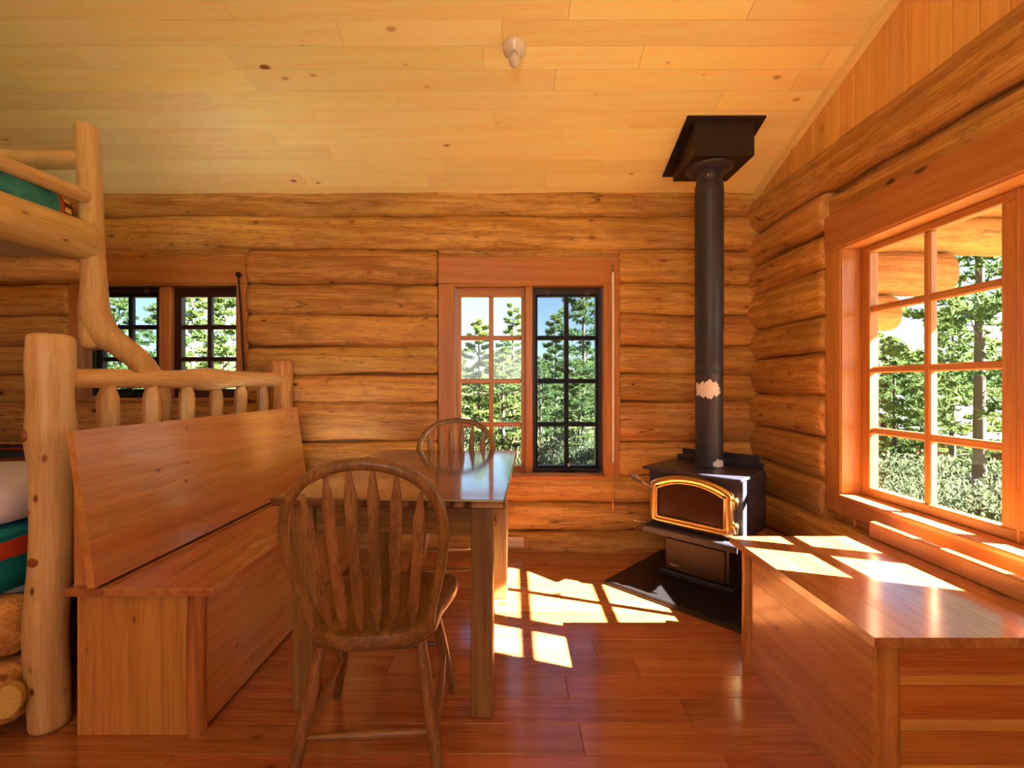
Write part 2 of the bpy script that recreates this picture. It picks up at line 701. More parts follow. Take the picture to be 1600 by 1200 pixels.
# back wall --------------------------------------------------------
W1 = (-0.388, 0.622, 0.512, 1.800)       # the middle window: opening u0, u1, z0, z1
W2 = (-2.927, -1.867, 1.035, 1.800)      # the window behind the bunk
seams = [2.47, 2.267, 2.040, 1.808, 1.598, 1.383, 1.194, 1.010, 0.739, 0.512, 0.327, 0.134, -0.06]


def core(name, rects, mat, label):
    bm = bmesh.new()
    for r in rects:
        add_box(bm, *r)
    o = mesh_obj(name, bm, mat)
    return tag(o, label, kind='structure')


yc0, yc1 = YB + 0.11, YB + 0.20
wall_back = core('wall_back', [
    (XL - 0.2, W2[0] - 0.012, yc0, yc1, -0.1, 2.5), (W2[1] + 0.012, W1[0] - 0.012, yc0, yc1, -0.1, 2.5), (W1[1] + 0.012, XR + 0.2, yc0, yc1, -0.1, 2.5),
    (W2[0], W2[1], yc0, yc1, -0.1, W2[2] - 0.012), (W2[0], W2[1], yc0, yc1, W2[3] + 0.012, 2.5),
    (W1[0], W1[1], yc0, yc1, -0.1, W1[2] - 0.012), (W1[0], W1[1], yc0, yc1, W1[3] + 0.012, 2.5)],
    log_wood('X'), 'back wall of stacked peeled logs with two windows')
CAS = 0.112
for i in range(len(seams) - 1):
    zt, zb = seams[i], seams[i + 1]
    zm, hz = (zt + zb) / 2, (zt - zb) / 2 * 1.035
    spans = [(XL - 0.15, XR + 0.12)]
    if zm < 2.0:
        cuts = []
        if zm > 0.95:
            cuts.append((W2[0] - 0.075, W2[1] + 0.078))
        if zm > 0.45:
            cuts.append((W1[0] - CAS - 0.005, W1[1] + CAS - 0.010))
        xs = [XL - 0.15]
        for a, b in cuts:
            xs += [a, b]
        xs.append(XR + 0.12)
        spans = [(xs[k], xs[k + 1]) for k in range(0, len(xs), 2)]
    for k, (a, b) in enumerate(spans):
        mesh_obj('log', wall_log(b - a, hz, SEAM, i * 3 + k + 1), log_wood('X'), wall_back,
                 loc=(a, YB + SEAM, zm), smooth=True)
# log ends that step out under the eave beyond the corner
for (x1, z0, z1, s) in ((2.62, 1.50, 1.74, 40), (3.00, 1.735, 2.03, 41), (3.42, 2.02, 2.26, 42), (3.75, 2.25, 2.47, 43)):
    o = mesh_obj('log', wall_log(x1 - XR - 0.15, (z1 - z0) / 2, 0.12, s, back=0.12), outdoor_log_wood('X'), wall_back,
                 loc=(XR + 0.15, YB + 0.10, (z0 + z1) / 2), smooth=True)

# right wall (local x runs towards the camera, local y out of the room) ------------------------------
WR_Y = 2.252
WR = (0.0, 0.992, 0.586, 1.800)
rseams = [2.36, 2.135, 1.925, 1.735, 1.490, 1.296, 1.066, 0.850, 0.630, 0.425, 0.215, -0.02]
xc0, xc1 = XR + 0.10, XR + 0.18
SW = (-1.85, -1.62, 0.45, 2.28)             # opening added in the unseen right wall for sun bouncing off the floor
ywin0, ywin1 = WR_Y - WR[1], WR_Y
wall_right = core('wall_right', [
    (xc0, xc1, ywin1 + 0.012, YB + 0.19, -0.1, 2.45), (xc0, xc1, YF - 0.2, SW[0], -0.1, 2.45), (xc0, xc1, SW[1], ywin0 - 0.012, -0.1, 2.45),
    (xc0, xc1, SW[0], SW[1], -0.1, SW[2]), (xc0, xc1, SW[0], SW[1], SW[3], 2.45),
    (xc0, xc1, ywin0, ywin1, -0.1, WR[2] - 0.012), (xc0, xc1, ywin0, ywin1, WR[3] + 0.012, 2.45)],
    log_wood('Y'), 'right wall of stacked peeled logs with a large window')
y_end = 0.55
for i in range(len(rseams) - 1):
    zt, zb = rseams[i], rseams[i + 1]
    zm, hz = (zt + zb) / 2, (zt - zb) / 2 * 1.035
    ystart = YB + 0.12
    if zm > 2.15 or zm < 0.45:
        spans = [(0, ystart - y_end)]
    else:
        spans = [(0, ystart - (WR_Y + CAS + 0.006)), (ystart - (ywin0 - CAS - 0.006), ystart - y_end)]
    for k, (a, b) in enumerate(spans):
        mesh_obj('log', wall_log(b - a, hz, SEAM, 60 + i * 2 + k), log_wood('X'), wall_right,
                 loc=(XR + SEAM, ystart - a, zm), rot=(0, 0, R(-90)), smooth=True)
for b_ in ((YF - 0.1, SW[0], -0.02, 2.36), (SW[1], y_end, -0.02, 2.36), (SW[0], SW[1], -0.02, SW[2]), (SW[0], SW[1], SW[3], 2.36)):
    box('log_field', (XR + 0.03, XR + 0.12) + b_, log_wood('Y'), wall_right, bev=0.002)

# gable boards above the logs
wall_gable = box('wall_gable', (XR + 0.07, XR + 0.2, 1.0, YB + 0.2, 2.28, 2.40), gable_wood('Y'), bev=0)
tag(wall_gable, 'vertical pine boards above the right log wall', kind='structure')
yy = YB + 0.12
GW = 0.098
while yy > 0.9:
    y0, y1 = yy - GW + 0.0014, yy
    z0, za, zb_ = 2.28, ceil_z(y1) + 0.05, ceil_z(y0) + 0.05
    x0, x1 = XR + 0.045, XR + 0.07
    c = 0.003
    vs = [(x0, y0 + c, z0), (x0, y1 - c, z0), (x0, y1 - c, za), (x0, y0 + c, zb_),
          (x0 + c, y0, z0), (x0 + c, y1, z0), (x0 + c, y1, za), (x0 + c, y0, zb_),
          (x1, y0, z0), (x1, y1, z0), (x1, y1, za), (x1, y0, zb_)]
    fs = [(0, 3, 2, 1), (0, 4, 7, 3), (1, 2, 6, 5), (4, 8, 11, 7), (5, 6, 10, 9), (8, 9, 10, 11)]
    mesh_obj('board', (vs, fs), gable_wood('Z'), wall_gable)
    yy -= GW
box('board_field', (XR + 0.045, XR + 0.07, YF, 0.92, 2.28, 3.6), gable_wood('Z'), wall_gable, bev=0)
ps = []
t0, t1 = YB + 0.02, 0.6
tr = [(XR + 0.012, -0.040), (XR + 0.046, -0.040), (XR + 0.046, 0.01), (XR + 0.012, 0.01)]
vs = [(x, t0, ceil_z(t0) + dz) for x, dz in tr] + [(x, t1, ceil_z(t1) + dz) for x, dz in tr]
o = mesh_obj('trim_1', (vs, [(0, 1, 2, 3), (7, 6, 5, 4), (0, 4, 5, 1), (1, 5, 6, 2), (2, 6, 7, 3), (3, 7, 4, 0)]), ceiling_wood('Y'))
tag(o, 'narrow pine strip along the gable and ceiling', kind='structure')

# the walls out of view
wall_left = box('wall_left', (XL - 0.2, XL, YF - 0.2, YB + 0.2, -0.1, 3.6), log_wood('Y'), bev=0)
tag(wall_left, 'left log wall', kind='structure')
wall_front = core('wall_front', [(XL - 0.2, -1.2, YF - 0.2, YF, -0.1, 3.0), (0.6, XR + 0.3, YF - 0.2, YF, -0.1, 3.0),
                                 (-1.2, 0.6, YF - 0.2, YF, -0.1, 0.90), (-1.2, 0.6, YF - 0.2, YF, 2.10, 3.1)],
                  log_wood('X'), 'front log wall with an added light opening')  # opening added out of view to let more light into the room


# ------------------------------------------------------------------ windows
def window(name, op, loc, rz, units, label, casing=CAS, head=0.19, apron=0.075, side_casing=(1, 1), sill_out=0.02, depth=0.20, sash_y=0.115):
    """op: opening u0,u1,z0,z1; local y is the depth into the wall from the log faces.
    units: (u0, u1, rows, cols, stile, dark, screen) sashes from left to right"""
    u0, u1, z0, z1 = op
    r = empty(name, loc, rz)
    tag(r, label, kind='structure')
    tx, tz = trim_wood('X'), trim_wood('Z')
    f0, f1 = 0.028, 0.062
    box('header_board', (u0 - casing, u1 + casing, f0 + 0.022, 0.12, z1 + head - 0.01, z1 + head + 0.10), log_wood('X'), r)
    box('head_casing', (u0 - casing, u1 + casing, f0 - 0.006, f1, z1 + 0.008, z1 + head), tx, r, 0.004)
    for k, s in enumerate((0, 1)):
        if side_casing[k]:
            a, b = (u0 - casing, u0 - 0.006) if s == 0 else (u1 + 0.006, u1 + casing)
            box('side_casing', (a, b, f0, f1, z0 - apron, z1 + 0.008), tz, r, 0.004)
    box('apron', (u0 - 0.006, u1 + 0.006, f0 + 0.004, f1, z0 - apron, z0 - 0.02), tx, r, 0.003)
    box('sill', (u0 - 0.004, u1 + 0.004, f0 - sill_out, depth + 0.01, z0 - 0.022, z0), tx, r, 0.004)
    box('jamb', (u0 - 0.02, u0, f0 + 0.004, depth, z0, z1), tz, r, 0.002)
    box('jamb', (u1, u1 + 0.02, f0 + 0.004, depth, z0, z1), tz, r, 0.002)
    box('head_jamb', (u0 - 0.02, u1 + 0.02, f0 + 0.004, depth, z1, z1 + 0.02), tx, r, 0.002)
    gm = glass_mat()
    for (a, b, rows, cols, st, dark, scr, rz0, rz1) in units:
        mx = plain('dark_sash_paint', (58, 30, 24), 0.4) if dark else tx
        mz = mx if dark else tz
        wy0, wy1 = sash_y, sash_y + 0.045
        s = box('sash', (a, b, wy0, wy1, z0 + 0.001, rz0), mx, r, 0.003)          # bottom rail carries the rest
        box('rail', (a, b, wy0, wy1, rz1, z1 - 0.001), mx, s, 0.003)
        box('stile', (a, a + st, wy0, wy1, rz0, rz1), mz, s, 0.003)
        box('stile', (b - st, b, wy0, wy1, rz0, rz1), mz, s, 0.003)
        gu0, gu1 = a + st, b - st
        mw = 0.032
        pw = (gu1 - gu0 - mw * (cols - 1)) / cols
        ph = (rz1 - rz0 - mw * (rows - 1)) / rows
        for c in range(cols - 1):
            x = gu0 + (c + 1) * pw + c * mw
            box('muntin', (x, x + mw, wy0 + 0.006, wy1 - 0.004, rz0, rz1), mz, s, 0.006)
        for q in range(rows - 1):
            z = rz0 + (q + 1) * ph + q * mw
            box('muntin', (gu0, gu1, wy0 + 0.008, wy1 - 0.006, z, z + mw), mx, s, 0.006)
        for c in range(cols):
            for q in range(rows):
                x = gu0 + c * (pw + mw) + pw / 2
                z = rz0 + q * (ph + mw) + ph / 2
                sharedbox('pane', pw + 0.008, 0.004, ph + 0.008, gm, s, (x, sash_y + 0.025, z), bev=0)
        if scr:
            dm = plain('screen_frame_bronze', (40, 28, 30), 0.45)
            sy0, sy1 = 0.092, 0.106
            fw = 0.022
            sf = box('insect_screen', (a, b, sy0, sy1, rz0 - st, rz0 - st + fw), dm, r, 0.002)
            box('screen_frame', (a, b, sy0, sy1, rz1 + st - fw, rz1 + st), dm, sf, 0.002)
            box('screen_frame', (a, a + fw, sy0, sy1, rz0 - st + fw, rz1 + st - fw), dm, sf, 0.002)
            box('screen_frame', (b - fw, b, sy0, sy1, rz0 - st + fw, rz1 + st - fw), dm, sf, 0.002)
            box('screen_mesh', (a + fw, b - fw, 0.0985, 0.0995, rz0 - st + fw, rz1 + st - fw), MATS.get('insect_mesh') or screen_mat(), sf, 0)
            steel = plain('bright_steel', (200, 190, 180), 0.3, 1.0)
            for q in (0.22, 0.80):
                x = a + (b - a) * q
                zz = rz1 + st - 0.012
                tube('screen_clip', [(x - 0.009, sy0 - 0.003, zz + 0.012), (x - 0.009, sy0 - 0.004, zz - 0.012), (x, sy0 - 0.005, zz - 0.018),
                                     (x + 0.009, sy0 - 0.004, zz - 0.012), (x + 0.009, sy0 - 0.003, zz + 0.012)], 0.0016, steel, sf, 6)
    return r


def crank(parent, x, z):
    """the folding crank of a casement operator"""
    dm = plain('dark_hardware', (34, 24, 22), 0.4, 0.6)
    c = box('crank_housing', (x - 0.055, x + 0.065, 0.070, 0.100, z, z + 0.020), dm, parent, 0.006, 2)
    tube('crank_arm', [(x + 0.005, 0.078, z + 0.015), (x + 0.006, 0.066, z + 0.028), (x + 0.012, 0.060, z + 0.046)], 0.005, dm, c, 8)
    mesh_obj('crank_knob', lathe([(0.002, z + 0.040), (0.008, z + 0.046), (0.009, z + 0.056), (0.006, z + 0.064), (0.001, z + 0.066)], 12,
                                 (x + 0.012, 0.058)), plain('bright_steel', (200, 190, 180), 0.3, 1.0), c, smooth=True)


zr0, zr1 = 0.562, 1.738
w1 = window('window_1', W1, (0, YB, 0), 0,
            [(-0.383, 0.092, 4, 2, 0.028, False, False, zr0, zr1), (0.142, 0.617, 4, 2, 0.036, True, True, zr0, zr1)],
            'middle casement window with eight-pane sashes and fir trim')
box('mullion', (0.092, 0.142, 0.075, 0.20, W1[2], W1[3]), trim_wood('Z'), w1, 0.004)
crank(w1, 0.375, W1[2] + 0.012)
w2 = window('window_2', W2, (0, YB, 0), 0,
            [(-2.90, -2.425, 3, 2, 0.05, True, True, 1.095, 1.735), (-2.350, -1.872, 3, 2, 0.05, True, False, 1.095, 1.735)],
            'window behind the bunk bed with dark sashes', casing=0.075)
box('mullion', (-2.425, -2.350, 0.075, 0.20, W2[2], W2[3]), trim_wood('Z'), w2, 0.004)
crank(w2, -2.60, W2[2] + 0.008)
w3 = window('window_3', WR, (XR, WR_Y, 0), R(-90),
            [(0.002, 0.694, 4, 2, 0.050, False, False, 0.628, 1.768), (0.702, 0.988, 4, 1, 0.030, False, False, 0.628, 1.768)],
            'large sunlit window on the right wall with fir trim', depth=0.185, sash_y=0.128, apron=0.10)
box('mullion', (0.692, 0.704, 0.125, 0.18, WR[2], WR[3]), trim_wood('Z'), w3, 0.003)
# exterior head and jambs of the right window, sunlit brightness put into the pale colour
pale = plain('exterior_trim_sunlit', (190, 168, 132), 0.6)
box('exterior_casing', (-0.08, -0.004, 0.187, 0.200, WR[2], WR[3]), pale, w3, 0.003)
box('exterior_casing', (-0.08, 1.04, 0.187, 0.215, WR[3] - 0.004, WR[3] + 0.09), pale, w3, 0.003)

# the eave over the right wall: a log plate along it and its roof boards
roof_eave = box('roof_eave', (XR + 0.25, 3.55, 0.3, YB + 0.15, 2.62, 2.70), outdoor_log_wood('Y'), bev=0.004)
tag(roof_eave, 'boarded eave roof outside the right window', kind='structure')
box('shade_board', (3.56, 5.0, 2.32, YB + 0.35, 2.62, 2.70), outdoor_log_wood('Y'), roof_eave, 0.004)  # added board out of view, keeps the sun off the outdoor log ends
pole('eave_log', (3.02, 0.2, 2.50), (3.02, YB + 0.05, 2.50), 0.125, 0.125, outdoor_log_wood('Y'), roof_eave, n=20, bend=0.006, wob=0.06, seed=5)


# ------------------------------------------------------------------ dining table
tb = empty('dining_table', (-0.389, 2.052, 0), R(-2.7))
tag(tb, 'dark wooden dining table with worn glossy top and square pine legs', 'table')
hw, hl = 0.392, 0.555
T_top = NT('table_top_worn')


def table_top_mat():
    T = T_top
    tc = T.n('ShaderNodeTexCoord')

    def noise(sx, sy, sz, det, dist=0.0):
        mp = T.n('ShaderNodeMapping')
        mp.inputs['Scale'].default_value = (sx, sy, sz)
        T.l(tc.outputs['Object'], mp.inputs['Vector'])
        nd = T.n('ShaderNodeTexNoise')
        nd.inputs['Scale'].default_value = 1.0
        nd.inputs['Detail'].default_value = det
        nd.inputs['Distortion'].default_value = dist
        T.l(mp.outputs[0], nd.inputs['Vector'])
        return nd.outputs['Fac']
    g = noise(26, 2.0, 26, 4, 0.6)
    patch = noise(5, 4, 5, 5, 0.8)
    scr = noise(34, 14, 30, 6, 1.5)
    col = T.mix(T.smooth(g, 0.35, 0.7), srgb(78, 40, 28), srgb(48, 23, 16))
    col = T.mix(T.math('MULTIPLY', T.smooth(scr, 0.60, 0.68), 0.5), col, srgb(140, 84, 60))
    rough = T.math('ADD', T.smooth(patch, 0.35, 0.7, 0.10, 0.20), T.math('MULTIPLY', T.smooth(scr, 0.60, 0.70), 0.20))
    p = T.principled(col, rough, Specular_IOR_Level=0.9, Coat_Weight=1.0, Coat_Roughness=0.10, Coat_IOR=2.0)
    bp = T.n('ShaderNodeBump')
    bp.inputs['Strength'].default_value = 0.025
    bp.inputs['Distance'].default_value = 0.004
    T.l(T.math('ADD', scr, g), bp.inputs['Height'])
    T.l(bp.outputs[0], p.inputs['Normal'])
    return T.m


box('tabletop', (-hw, hw, -hl, hl, 0.722, 0.752), table_top_mat(), tb, 0.005, 2)
LS = 0.074
lx = hw - 0.045
for (x0, x1) in ((-lx, -lx + LS), (lx - LS, lx)):
    for (y0, y1) in ((-hl + 0.055, -hl + 0.055 + LS), (hl - 0.13 - LS, hl - 0.13)):
        box('leg', (x0, x1, y0, y1, 0, 0.722), table_leg_wood('Z'), tb, 0.004)
ya, yb_ = -hl + 0.055 + 0.02, hl - 0.13 - 0.02
am = table_leg_wood('X')
box('apron', (-lx + LS, lx - LS, ya, ya + 0.022, 0.615, 0.722), am, tb, 0.002)
box('apron', (-lx + LS, lx - LS, yb_ - 0.022, yb_, 0.615, 0.722), am, tb, 0.002)
am = table_leg_wood('Y')
for s in (-1, 1):
    xa = s * (lx - 0.02)
    box('apron', (min(xa, xa - s * 0.022), max(xa, xa - s * 0.022), -hl + 0.055 + LS, hl - 0.13 - LS, 0.615, 0.722), am, tb, 0.002)


# ------------------------------------------------------------------ arrow-back chairs
def make_chair():
    root = empty('arrow_back_chair')
    m = chair_wood('Z')
    half = [(0, -.205), (.08, -.200), (.14, -.176), (.176, -.130), (.185, -.080), (.192, -.020), (.212, .050),
            (.228, .115), (.224, .165), (.192, .198), (.12, .210), (0, .213)]
    ring = half + [(-x, y) for x, y in reversed(half[1:-1])]
    outl = catmull([(x, y, 0) for x, y in ring], 3, closed=True)
    N = len(outl)
    layers = [(0.955, 0.404), (0.985, 0.408), (1.0, 0.420), (1.0, 0.436), (0.985, 0.446), (0.95, 0.449), (0.80, 0.446), (0.55, 0.438), (0.25, 0.436)]
    verts = [(p.x * f, p.y * f, z) for f, z in layers for p in outl]
    faces = []
    for i in range(len(layers) - 1):
        for k in range(N):
            k2 = (k + 1) % N
            faces.append((i * N + k, i * N + k2, (i + 1) * N + k2, (i + 1) * N + k))
    faces.append(tuple(reversed(range(N))))
    faces.append(tuple(range((len(layers) - 1) * N, len(layers) * N)))
    auto_smooth(mesh_obj('seat', (verts, faces), chair_wood('Y'), root), 50)
    tops, feet = {}, {}
    for sx in (-1, 1):
        for sy in (-1, 1):
            a = Vector((sx * 0.135, sy * 0.135, 0.412))
            b = Vector((sx * 0.207, sy * 0.222, 0.0))
            tops[sx, sy], feet[sx, sy] = a, b
            prof = [(0, .0135), (.12, .0150), (.35, .0185), (.55, .0195), (.72, .0175), (.90, .0140), (1.0, .0125)]
            tube('leg', [a.lerp(b, t) for t, r in prof], [r for t, r in prof], m, root, 12)

    def on(sx, sy, z):
        a, b = tops[sx, sy], feet[sx, sy]
        return a.lerp(b, (a.z - z) / a.z)

    def stretcher(p, q, axis):
        ts = [0, .08, .3, .5, .7, .92, 1]
        rs = [.0075, .0085, .011, .0135, .011, .0085, .0075]
        tube('stretcher', [p.lerp(q, t) for t in ts], rs, chair_wood(axis), root, 10)
    stretcher(on(-1, -1, .170), on(1, -1, .170), 'X')
    stretcher(on(-1, 1, .205), on(1, 1, .205), 'X')
    stretcher(on(-1, -1, .135), on(-1, 1, .165), 'Y')
    stretcher(on(1, -1, .135), on(1, 1, .165), 'Y')
    LEAN = 0.27

    def back(x, h):
        return Vector((x, -0.135 - h * LEAN + 0.06 * (h - 0.25) ** 2, 0.440 + h * 0.985))
    hp = [(-.158, -.02), (-.170, .06), (-.190, .15), (-.206, .24), (-.209, .31), (-.192, .385), (-.148, .445), (-.080, .480), (0, .492)]
    hp = hp + [(-x, h) for x, h in reversed(hp[:-1])]
    path = catmull([back(x, h) for x, h in hp], 4)
    tube('back_hoop', path, (0.0150, 0.0150), m, root, 12, ref=(0, 1, 0.27), power=0.7, angle=60)
    # arrow spindles
    for i in range(6):
        f = (i - 2.5) / 2.5
        xb, xt = f * 0.115, f * 0.152
        ht = 0.484 - 0.075 * f * f
        prof = [(0, .0065), (.06, .0075), (.13, .0150), (.18, .0165), (.45, .0145), (.70, .0150), (.80, .0170), (.84, .0165), (.96, .0070), (1, .006)]
        pts = []
        for t, w in prof:
            x = xb + (xt - xb) * t
            h = 0.0 + ht * t
            p = back(x, h)
            base_y = -0.172 - 0.0 * abs(f)
            bow = (base_y + 0.135 + 0.030 * f * f) * (1 - t) ** 1.5
            p.y += bow - 0.010 * math.sin(math.pi * t)
            pts.append(p)
        tube('spindle', pts, [(w, .0062) for t, w in prof], m, root, 10, ref=(0, 1, 0.25), power=0.75, angle=40)
    return root


def copy_tree(o, parent=None):
    c = o.copy()
    C.objects.link(c)
    c.parent = parent
    for ch in o.children:
        copy_tree(ch, c)
    return c


ch1 = make_chair()
ch1.location = (-0.408, 1.432, 0)
ch1.rotation_euler = (0, 0, R(4))
tag(ch1, 'brown arrow-back wooden chair in front, at the near end of table', 'chair', 'arrow-back chairs at the table')
ch2 = copy_tree(ch1)
ch2.location = (-0.322, 2.462, 0)
ch2.rotation_euler = (0, 0, R(180 + 2))
ch2.scale = (1.06, 1.06, 0.985)
tag(ch2, 'arrow-back wooden chair tucked in behind the table before the window', 'chair', 'arrow-back chairs at the table')

# ------------------------------------------------------------------ left storage bench
SZ = 0.486
b1 = empty('storage_bench', (0, 0, 0))
tag(b1, 'pine storage bench with sloped backrest beside the table', 'bench')
by0, by1 = 1.43, 2.875
box('lid', (-1.288, -0.943, by0, by1, SZ - 0.026, SZ), lid_wood('Y'), b1, 0.003)
box('hinge_board', (-1.415, -1.291, by0, by1, SZ - 0.026, SZ), lid_wood('Y'), b1, 0.003)
xf = -1.000
fp = empty('front_panel', (0, 0, 0), parent=b1)
zz = [0.012, 0.165, 0.315, SZ - 0.027]
for a, b in zip(zz, zz[1:]):
    box('plank', (xf - 0.022, xf, by0 + 0.06, by1 - 0.02, a + 0.0002, b - 0.0002), bench_wood('Y'), fp, 0.0008)
ep = empty('end_panel', (0, 0, 0), parent=b1)
xs = [-1.40, -1.262, -1.130, xf - 0.045]
for a, b in zip(xs, xs[1:]):
    box('plank', (a + 0.0002, b - 0.0002, by0 + 0.035, by0 + 0.057, 0.0, SZ - 0.027), bench_wood('Z'), ep, 0.0006)
box('end_panel', (-1.40, xf - 0.02, by1 - 0.045, by1 - 0.023, 0.0, SZ - 0.027), bench_wood('Z'), b1, 0.002)
box('back_panel', (-1.40, -1.378, by0 + 0.06, by1 - 0.05, 0.0, SZ - 0.027), bench_wood('Y'), b1, 0.002)
pole('corner_post', (xf - 0.020, by0 + 0.048, 0.0), (xf - 0.016, by0 + 0.046, SZ - 0.028), 0.027, 0.025, corner_wood('Z'), b1, n=16, bend=0.006, wob=0.22, seed=3, round_end=False)
pole('corner_post', (xf - 0.020, by1 - 0.04, 0.0), (xf - 0.016, by1 - 0.04, SZ - 0.028), 0.027, 0.025, corner_wood('Z'), b1, n=12, bend=0.005, wob=0.2, seed=4, round_end=False)
# leaning back: three glued boards seen from the table side
br = empty('backrest', (0, 0, 0), parent=b1)
bt, bb = (-1.358, 0.985), (-1.292, SZ + 0.012)       # x,z of top and bottom of the front face
nrm = Vector((bb[0] - bt[0], bb[1] - bt[1]))
nrm = Vector((-nrm.y, nrm.x)).normalized()           # towards the room
if nrm.x < 0:
    nrm = -nrm
th = 0.024
fr = [0, 0.36, 0.70, 1.0]
for a, b in zip(fr, fr[1:]):
    pa = Vector(bt).lerp(Vector(bb), a + 0.0003)
    pb = Vector(bt).lerp(Vector(bb), b - 0.0003)
    bm = bmesh.new()
    vs = []
    for yv in (by0 - 0.02, by1):
        for p in (pa, pb, pb - nrm * th, pa - nrm * th):
            vs.append(bm.verts.new((p.x, yv, p.y)))
    for f in ((0, 1, 2, 3), (7, 6, 5, 4), (0, 4, 5, 1), (1, 5, 6, 2), (2, 6, 7, 3), (3, 7, 4, 0)):
        bm.faces.new([vs[i] for i in f])
    bmesh.ops.recalc_face_normals(bm, faces=bm.faces)
    bmesh.ops.bevel(bm, geom=list(bm.edges), offset=0.0006, segments=1, affect='EDGES')
    mesh_obj('plank', bm, bench_wood('Y'), br)
# side bracket behind the backrest
for yv in (by0 + 0.03, by1 - 0.06):
    vs = []
    for dy in (0, 0.025):
        vs += [(-1.405, yv + dy, SZ), (-1.325, yv + dy, SZ), (-1.384, yv + dy, 0.955), (-1.405, yv + dy, 0.955)]
    mesh_obj('back_bracket', (vs, [(0, 1, 2, 3), (7, 6, 5, 4), (0, 4, 5, 1), (1, 5, 6, 2), (2, 6, 7, 3), (3, 7, 4, 0)]), bench_wood('Z'), b1)

# ------------------------------------------------------------------ right storage bench
b2 = empty('storage_bench', (0, 0, 0))
tag(b2, 'pine storage bench with striped end panel under the sunlit window', 'bench')
ry0, ry1 = 1.155, 1.925
rx0, rx1 = 0.920, 1.425
tops = [rx0, 1.045, 1.17, 1.30, rx1]
ld = empty('lid', (0, 0, 0), parent=b2)
for a, b in zip(tops, tops[1:]):
    box('plank', (a, b, ry0, ry1, SZ - 0.027, SZ), lid_wood('Y'), ld, 0.0005)
box('hinge_board', (1.428, 1.545, ry0, ry1, SZ - 0.027, SZ), lid_wood('Y'), b2, 0.003)
box('back_cleat', (1.500, 1.532, ry0, ry1 - 0.01, SZ, SZ + 0.068), trim_wood('Y'), b2, 0.008, 2)
px = 0.955
fp = empty('front_panel', (0, 0, 0), parent=b2)
zz = [0.0, 0.118, 0.236, 0.350, SZ - 0.028]
for a, b in zip(zz, zz[1:]):
    box('plank', (px, px + 0.022, ry0 + 0.05, ry1 - 0.11, a + 0.0002, b - 0.0002), bench_wood('Y'), fp, 0.0007)
ep = empty('end_panel', (0, 0, 0), parent=b2)
stripe_l = wood('bench_strip_pale', (226, 170, 88), (204, 140, 62), 'X', rough=0.4, knots=0.0, var=0.05)
stripe_d = wood('bench_strip_amber', (206, 130, 60), (176, 96, 38), 'X', rough=0.4, knots=0.2, var=0.08)
zz = [0.0, 0.075, 0.125, 0.215, 0.245, 0.335, 0.362, SZ - 0.028]
for k, (a, b) in enumerate(zip(zz, zz[1:])):
    box('plank', (px + 0.06, 1.54, ry0 + 0.045, ry0 + 0.067, a + 0.0004, b - 0.0004), stripe_l if k % 2 else stripe_d, ep, 0.0010)
box('end_panel', (px + 0.02, 1.54, ry1 - 0.06, ry1 - 0.04, 0.0, SZ - 0.028), bench_wood('X'), b2, 0.002)
pole('corner_post', (px + 0.038, ry0 + 0.055, 0.0), (px + 0.038, ry0 + 0.055, SZ - 0.028), 0.030, 0.027, corner_wood('Z'), b2, n=16, bend=0.004, wob=0.16, seed=8, round_end=False)
pole('corner_post', (px + 0.012, ry1 - 0.075, 0.0), (px + 0.005, ry1 - 0.075, SZ - 0.028), 0.030, 0.027, corner_wood('Z'), b2, n=16, bend=0.006, wob=0.16, seed=9, round_end=False)

# ------------------------------------------------------------------ log bed behind the left bench
FX, FY0, FY1 = -1.512, 1.500, 2.955
bed = empty('log_bed', (FX, FY0, 0))
tag(bed, 'peeled log bed with spindled footboard behind the left bench', 'bed')


def bed_pole(name, a, b, *args, **kw):
    o = pole(name, (a[0] - FX, a[1] - FY0, a[2]), (b[0] - FX, b[1] - FY0, b[2]), *args, **kw)
    return o


bed_pole('post', (FX - 0.012, FY0, 0), (FX - 0.005, FY0, 1.293), 0.052, 0.058, post_wood('Z'), bed, n=34, bend=0.009, wob=0.13, seed=12,
         sides=22, bulges=((0.74, 0.16, 0.05), (0.92, 0.06, 0.03)))
kn_m = plain('pole_knot_brown', (150, 84, 40), 0.45, 0, 0.4, 0.3, 60)
for (az, z, rr, out) in ((-128, 0.965, 0.024, 0.060), (-95, 0.560, 0.017, 0.0505), (-60, 1.16, 0.007, 0.056), (-120, 0.72, 0.006, 0.054), (-75, 0.32, 0.008, 0.050)):
    dv = Vector((math.cos(R(az)), math.sin(R(az)), 0))
    ua_ = dv.cross(Vector((0, 0, 1)))
    c0 = dv * out + Vector((-0.010, 0, z))
    vk, fk = [], []
    prof_k = [(1.25, -0.012), (1.12, 0.0), (1.0, 0.0035), (0.6, 0.0045), (0.15, 0.004)]
    for q, d_ in prof_k:
        for k in range(16):
            a_ = 2 * math.pi * k / 16
            vk.append(tuple(c0 + dv * d_ * (rr / 0.017) + ua_ * math.cos(a_) * rr * q + Vector((0, 0, 1)) * math.sin(a_) * rr * q * 0.85))
    for i in range(len(prof_k) - 1):
        for k in range(16):
            k2 = (k + 1) % 16
            fk.append((i * 16 + k, i * 16 + k2, (i + 1) * 16 + k2, (i + 1) * 16 + k))
    fk.append(tuple(range((len(prof_k) - 1) * 16, len(prof_k) * 16)))
    mesh_obj('knot', (vk, fk), kn_m, bed, smooth=True)
bed_pole('post', (FX, FY1, 0), (FX + 0.012, FY1, 1.288), 0.070, 0.073, log_wood('Z'), bed, n=20, bend=0.004, wob=0.05, seed=13, sides=18)
